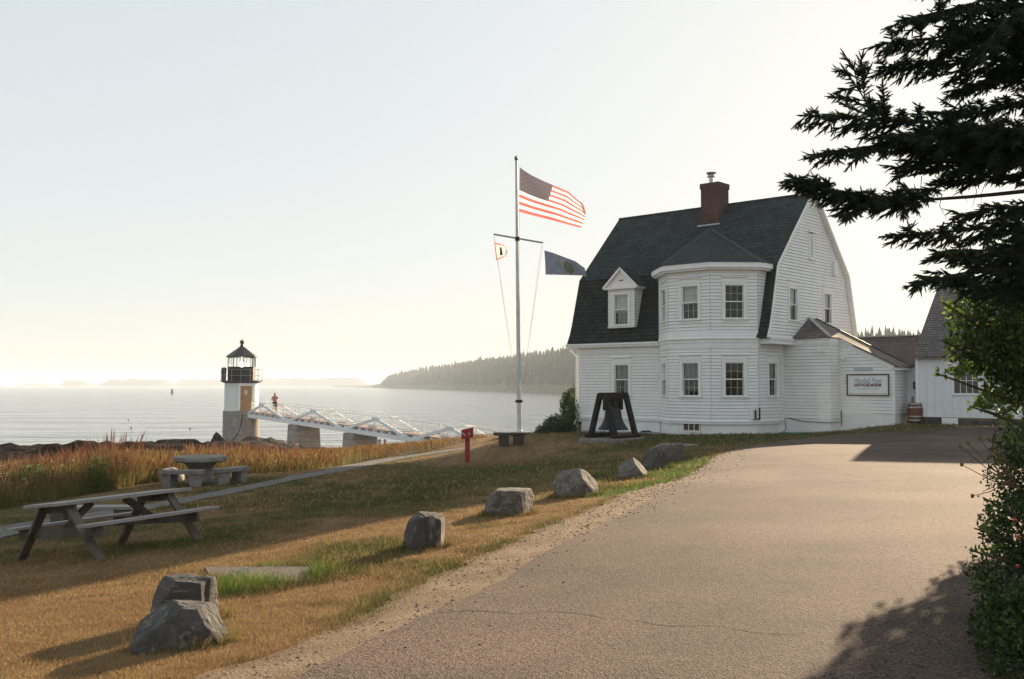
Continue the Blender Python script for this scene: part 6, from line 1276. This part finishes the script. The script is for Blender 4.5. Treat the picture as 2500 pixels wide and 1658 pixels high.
def bough(px, w=1.0, s0=.10, seclen=.72, droop=.25, thick=.030, sub=1.0, bare=0.0):
    """px: photo-pixel polyline with distances, trunk end first"""
    pts = [np.array(P(*q) - tr0) for q in px]; L_ = [0]
    for a, b in zip(pts[:-1], pts[1:]): L_.append(L_[-1] + np.linalg.norm(b - a))
    tot = L_[-1]; at = lambda t: np.array([np.interp(t * tot, L_, [p[i] for p in pts]) for i in range(3)])
    wood.path([tuple(at(t)) for t in np.linspace(0, 1, 12)], [thick * (1 - .85 * t) for t in np.linspace(0, 1, 12)], 7)
    n = int(tot / .040 * sub)
    for i in range(n):
        t = bare + (1 - bare) * (i + rng.random()) / n
        if t < s0: continue
        p = at(t); dr = at(min(1, t + .02)) - at(max(0, t - .02)); dr /= np.linalg.norm(dr) + 1e-9
        sd = np.cross(dr, [0, 0, 1]); sd /= np.linalg.norm(sd) + 1e-9
        s = 1 if i % 2 else -1; ang = rng.uniform(.55, 1.15); ph = rng.normal(0, .45)
        lat = sd * s * math.cos(ph) + np.array([0, 0, 1]) * math.sin(ph)
        d = dr * math.cos(ang) + lat * math.sin(ang); d[2] -= droop * rng.uniform(.3, 1.3); d /= np.linalg.norm(d)
        ln = w * seclen * (1.02 - t) ** .7 * rng.uniform(.5, 1.15) + .10
        secondary(p, d, ln)
    secondary(at(.9), (at(1) - at(.9)) / (np.linalg.norm(at(1) - at(.9)) + 1e-9), np.linalg.norm(at(1) - at(.9)) * 1.05)
def secondary(p, d, ln):
    e = p + d * ln; thin.path([tuple(p), tuple(e)], [.007, .002], 4, caps=False); k = max(2, int(ln / .0145))
    sd = np.cross(d, [0, 0, 1]); sd = sd / (np.linalg.norm(sd) + 1e-9); up = np.cross(sd, d)
    for j in range(k):
        t = .12 + .88 * (j + rng.random() * .8) / k; q = p + d * ln * t; s = 1 if j % 2 else -1; ph = rng.normal(0, .5); lat = sd * s * math.cos(ph) + up * math.sin(ph); a = rng.uniform(.5, 1.0)
        fd2 = d * math.cos(a) + lat * math.sin(a); fd2[2] -= rng.uniform(0, .35); fd2 /= np.linalg.norm(fd2)
        fp_.append(q); fd_.append(fd2); fl_.append(rng.uniform(.06, .125) * (1.15 - .4 * t))
    fp_.append(e - d * .04); fd_.append(d); fl_.append(rng.uniform(.09, .15))
    fp_.append(p + d * ln * .5); fd_.append(d); fl_.append(ln * .5)
BOUGHS = [
 ([(2800, -120, 10.8), (2520, -40, 10.2), (2350, -60, 9.9), (2240, -40, 9.6)], dict()), ([(2800, 0, 10.8), (2500, 10, 10.1), (2330, 20, 9.8), (2200, 50, 9.6)], dict(w=.9)),
 ([(2800, 100, 10.8), (2500, 85, 10.2), (2300, 90, 9.8), (2158, 106, 9.6)], dict(w=.9)), ([(2800, 150, 10.8), (2500, 140, 10.4), (2300, 150, 10), (2156, 165, 9.7)], dict(w=.75)),
 ([(2800, 60, 11.4), (2550, 50, 11), (2400, 60, 10.7), (2330, 110, 10.5)], dict(w=1.1)), ([(2800, 130, 11.6), (2600, 150, 11.2), (2480, 170, 10.8), (2330, 225, 10.3)], dict(w=.65)), ([(2800, -200, 11.2), (2500, -120, 10.8), (2350, -110, 10.5)], dict(w=1.2)),
 ([(2800, 260, 10.9), (2560, 245, 10.5), (2400, 265, 10.2), (2290, 275, 10)], dict(w=.55)), ([(2700, 215, 10.9), (2560, 205, 10.6), (2420, 190, 10.4)], dict(w=.4)),
 ([(2800, 330, 10.8), (2500, 320, 10.2), (2300, 300, 9.8), (2130, 292, 9.5), (1968, 283, 9.3)], dict(w=.8)), ([(2800, 360, 10.8), (2500, 345, 10.1), (2250, 340, 9.7), (2100, 360, 9.5), (1992, 376, 9.4)], dict(w=.8)),
 ([(2800, 380, 11.1), (2550, 370, 10.6), (2350, 360, 10.3), (2200, 330, 10)], dict(w=1.0)), ([(2800, 345, 10.6), (2550, 330, 9.9), (2350, 320, 9.6), (2150, 335, 9.4)], dict(w=.9)),
 ([(2160, 300, 9.6), (2125, 265, 9.5), (2100, 225, 9.45), (2083, 163, 9.4)], dict(w=.55, thick=.012, s0=.0, droop=.0)), ([(2500, 400, 10.3), (2380, 400, 10.1), (2270, 395, 9.9), (2190, 410, 9.8)], dict(w=.6)),
 ([(2800, 430, 10.9), (2480, 470, 10.3), (2300, 487, 10), (2140, 485, 9.7), (2050, 478, 9.6), (1940, 434, 9.4)], dict(w=.46, bare=.66, thick=.034)), ([(2160, 485, 9.7), (2110, 500, 9.65), (2065, 525, 9.6)], dict(w=.4, thick=.01, s0=0)),
 ([(2620, 430, 10.9), (2450, 430, 10.6), (2330, 440, 10.4), (2250, 470, 10.2)], dict(w=.35, sub=.6)),
 ([(2800, 540, 10.8), (2560, 540, 10.3), (2380, 560, 10), (2250, 572, 9.8), (2184, 575, 9.7)], dict(w=.6)), ([(2800, 510, 11), (2560, 500, 10.6), (2420, 510, 10.3), (2340, 530, 10.2)], dict(w=.7)), ([(2800, 600, 10.8), (2560, 600, 10.4), (2400, 620, 10.1), (2290, 625, 9.9)], dict(w=.75)),
 ([(2800, 640, 10.9), (2560, 650, 10.4), (2380, 660, 10.1), (2238, 690, 9.8)], dict(w=.7)), ([(2800, 700, 11), (2560, 700, 10.5), (2420, 700, 10.3), (2330, 690, 10.2)], dict(w=.9)), ([(2700, 480, 11.2), (2560, 560, 11), (2440, 640, 10.8)], dict(w=1.0)),
 ([(2800, 20, 11.6), (2600, 60, 11.4), (2450, 110, 11.2)], dict(w=1.1)), ([(2800, 560, 11.6), (2620, 640, 11.4), (2470, 720, 11.2)], dict(w=1.1)), ([(2800, 320, 11.5), (2600, 350, 11.2), (2420, 390, 10.9)], dict(w=.9)), ([(2780, -60, 10.4), (2560, -20, 9.8), (2440, 60, 9.5), (2400, 130, 9.4)], dict(w=.9))]
for v_, w_ in ((-80, .9), (60, .7), (350, .7), (600, .7)): BOUGHS.append(([(2850, v_ - 10, 11.9), (2600, v_, 11.6), (2440, v_ + 12, 11.3), (2330 if v_ < 200 or v_ > 500 else 2240, v_ + 10, 11.0)], dict(w=w_)))
for px, kw in BOUGHS: bough(px, **kw)
for u, v in ((2290, 440), (2330, 450), (2370, 445), (2410, 460), (2250, 455), (2300, 500), (2450, 430), (2210, 500)):   # dead hanging twigs
    a = np.array(P(u, v - 25, 10.1) - tr0); d = np.array([rng.normal(0, .25), rng.normal(0, .2), -1]); ln = rng.uniform(.15, .4); q = a + d * ln; thin.path([tuple(a), tuple((a + q) / 2 + rng.normal(0, .03, 3)), tuple(q)], [.005, .004, .0015], 4, caps=False)
fd_ = np.array(fd_); fp_ = np.array(fp_); fl_ = np.array(fl_); n = len(fp_)
r_ = rng.normal(size=(n, 3)); y_ = np.cross(fd_, r_); y_ /= np.linalg.norm(y_, axis=1)[:, None]; z_ = np.cross(fd_, y_); rad = rng.uniform(.015, .022, n)
M = np.stack([fd_ * fl_[:, None], y_ * rad[:, None], z_ * rad[:, None]], 2); V, F = scatter(fin_v, fin_f, M, fp_)
NEED = mk('spruce_needles', (.02, .03, .015), rough=.55, tint=True, transl=.3, spec=.3)
c = np.repeat(np.array([.032, .052, .028]) * rng.uniform(.7, 1.5, n)[:, None], len(fin_v), 0)
np_mesh('crown', V, F, NEED, c, spr); bo_ = wood.build('bough', BARK, spr, smooth=True); thin.build('twig', BARK, spr)
print('SPRUCE fingers', n, 'tris', len(F))
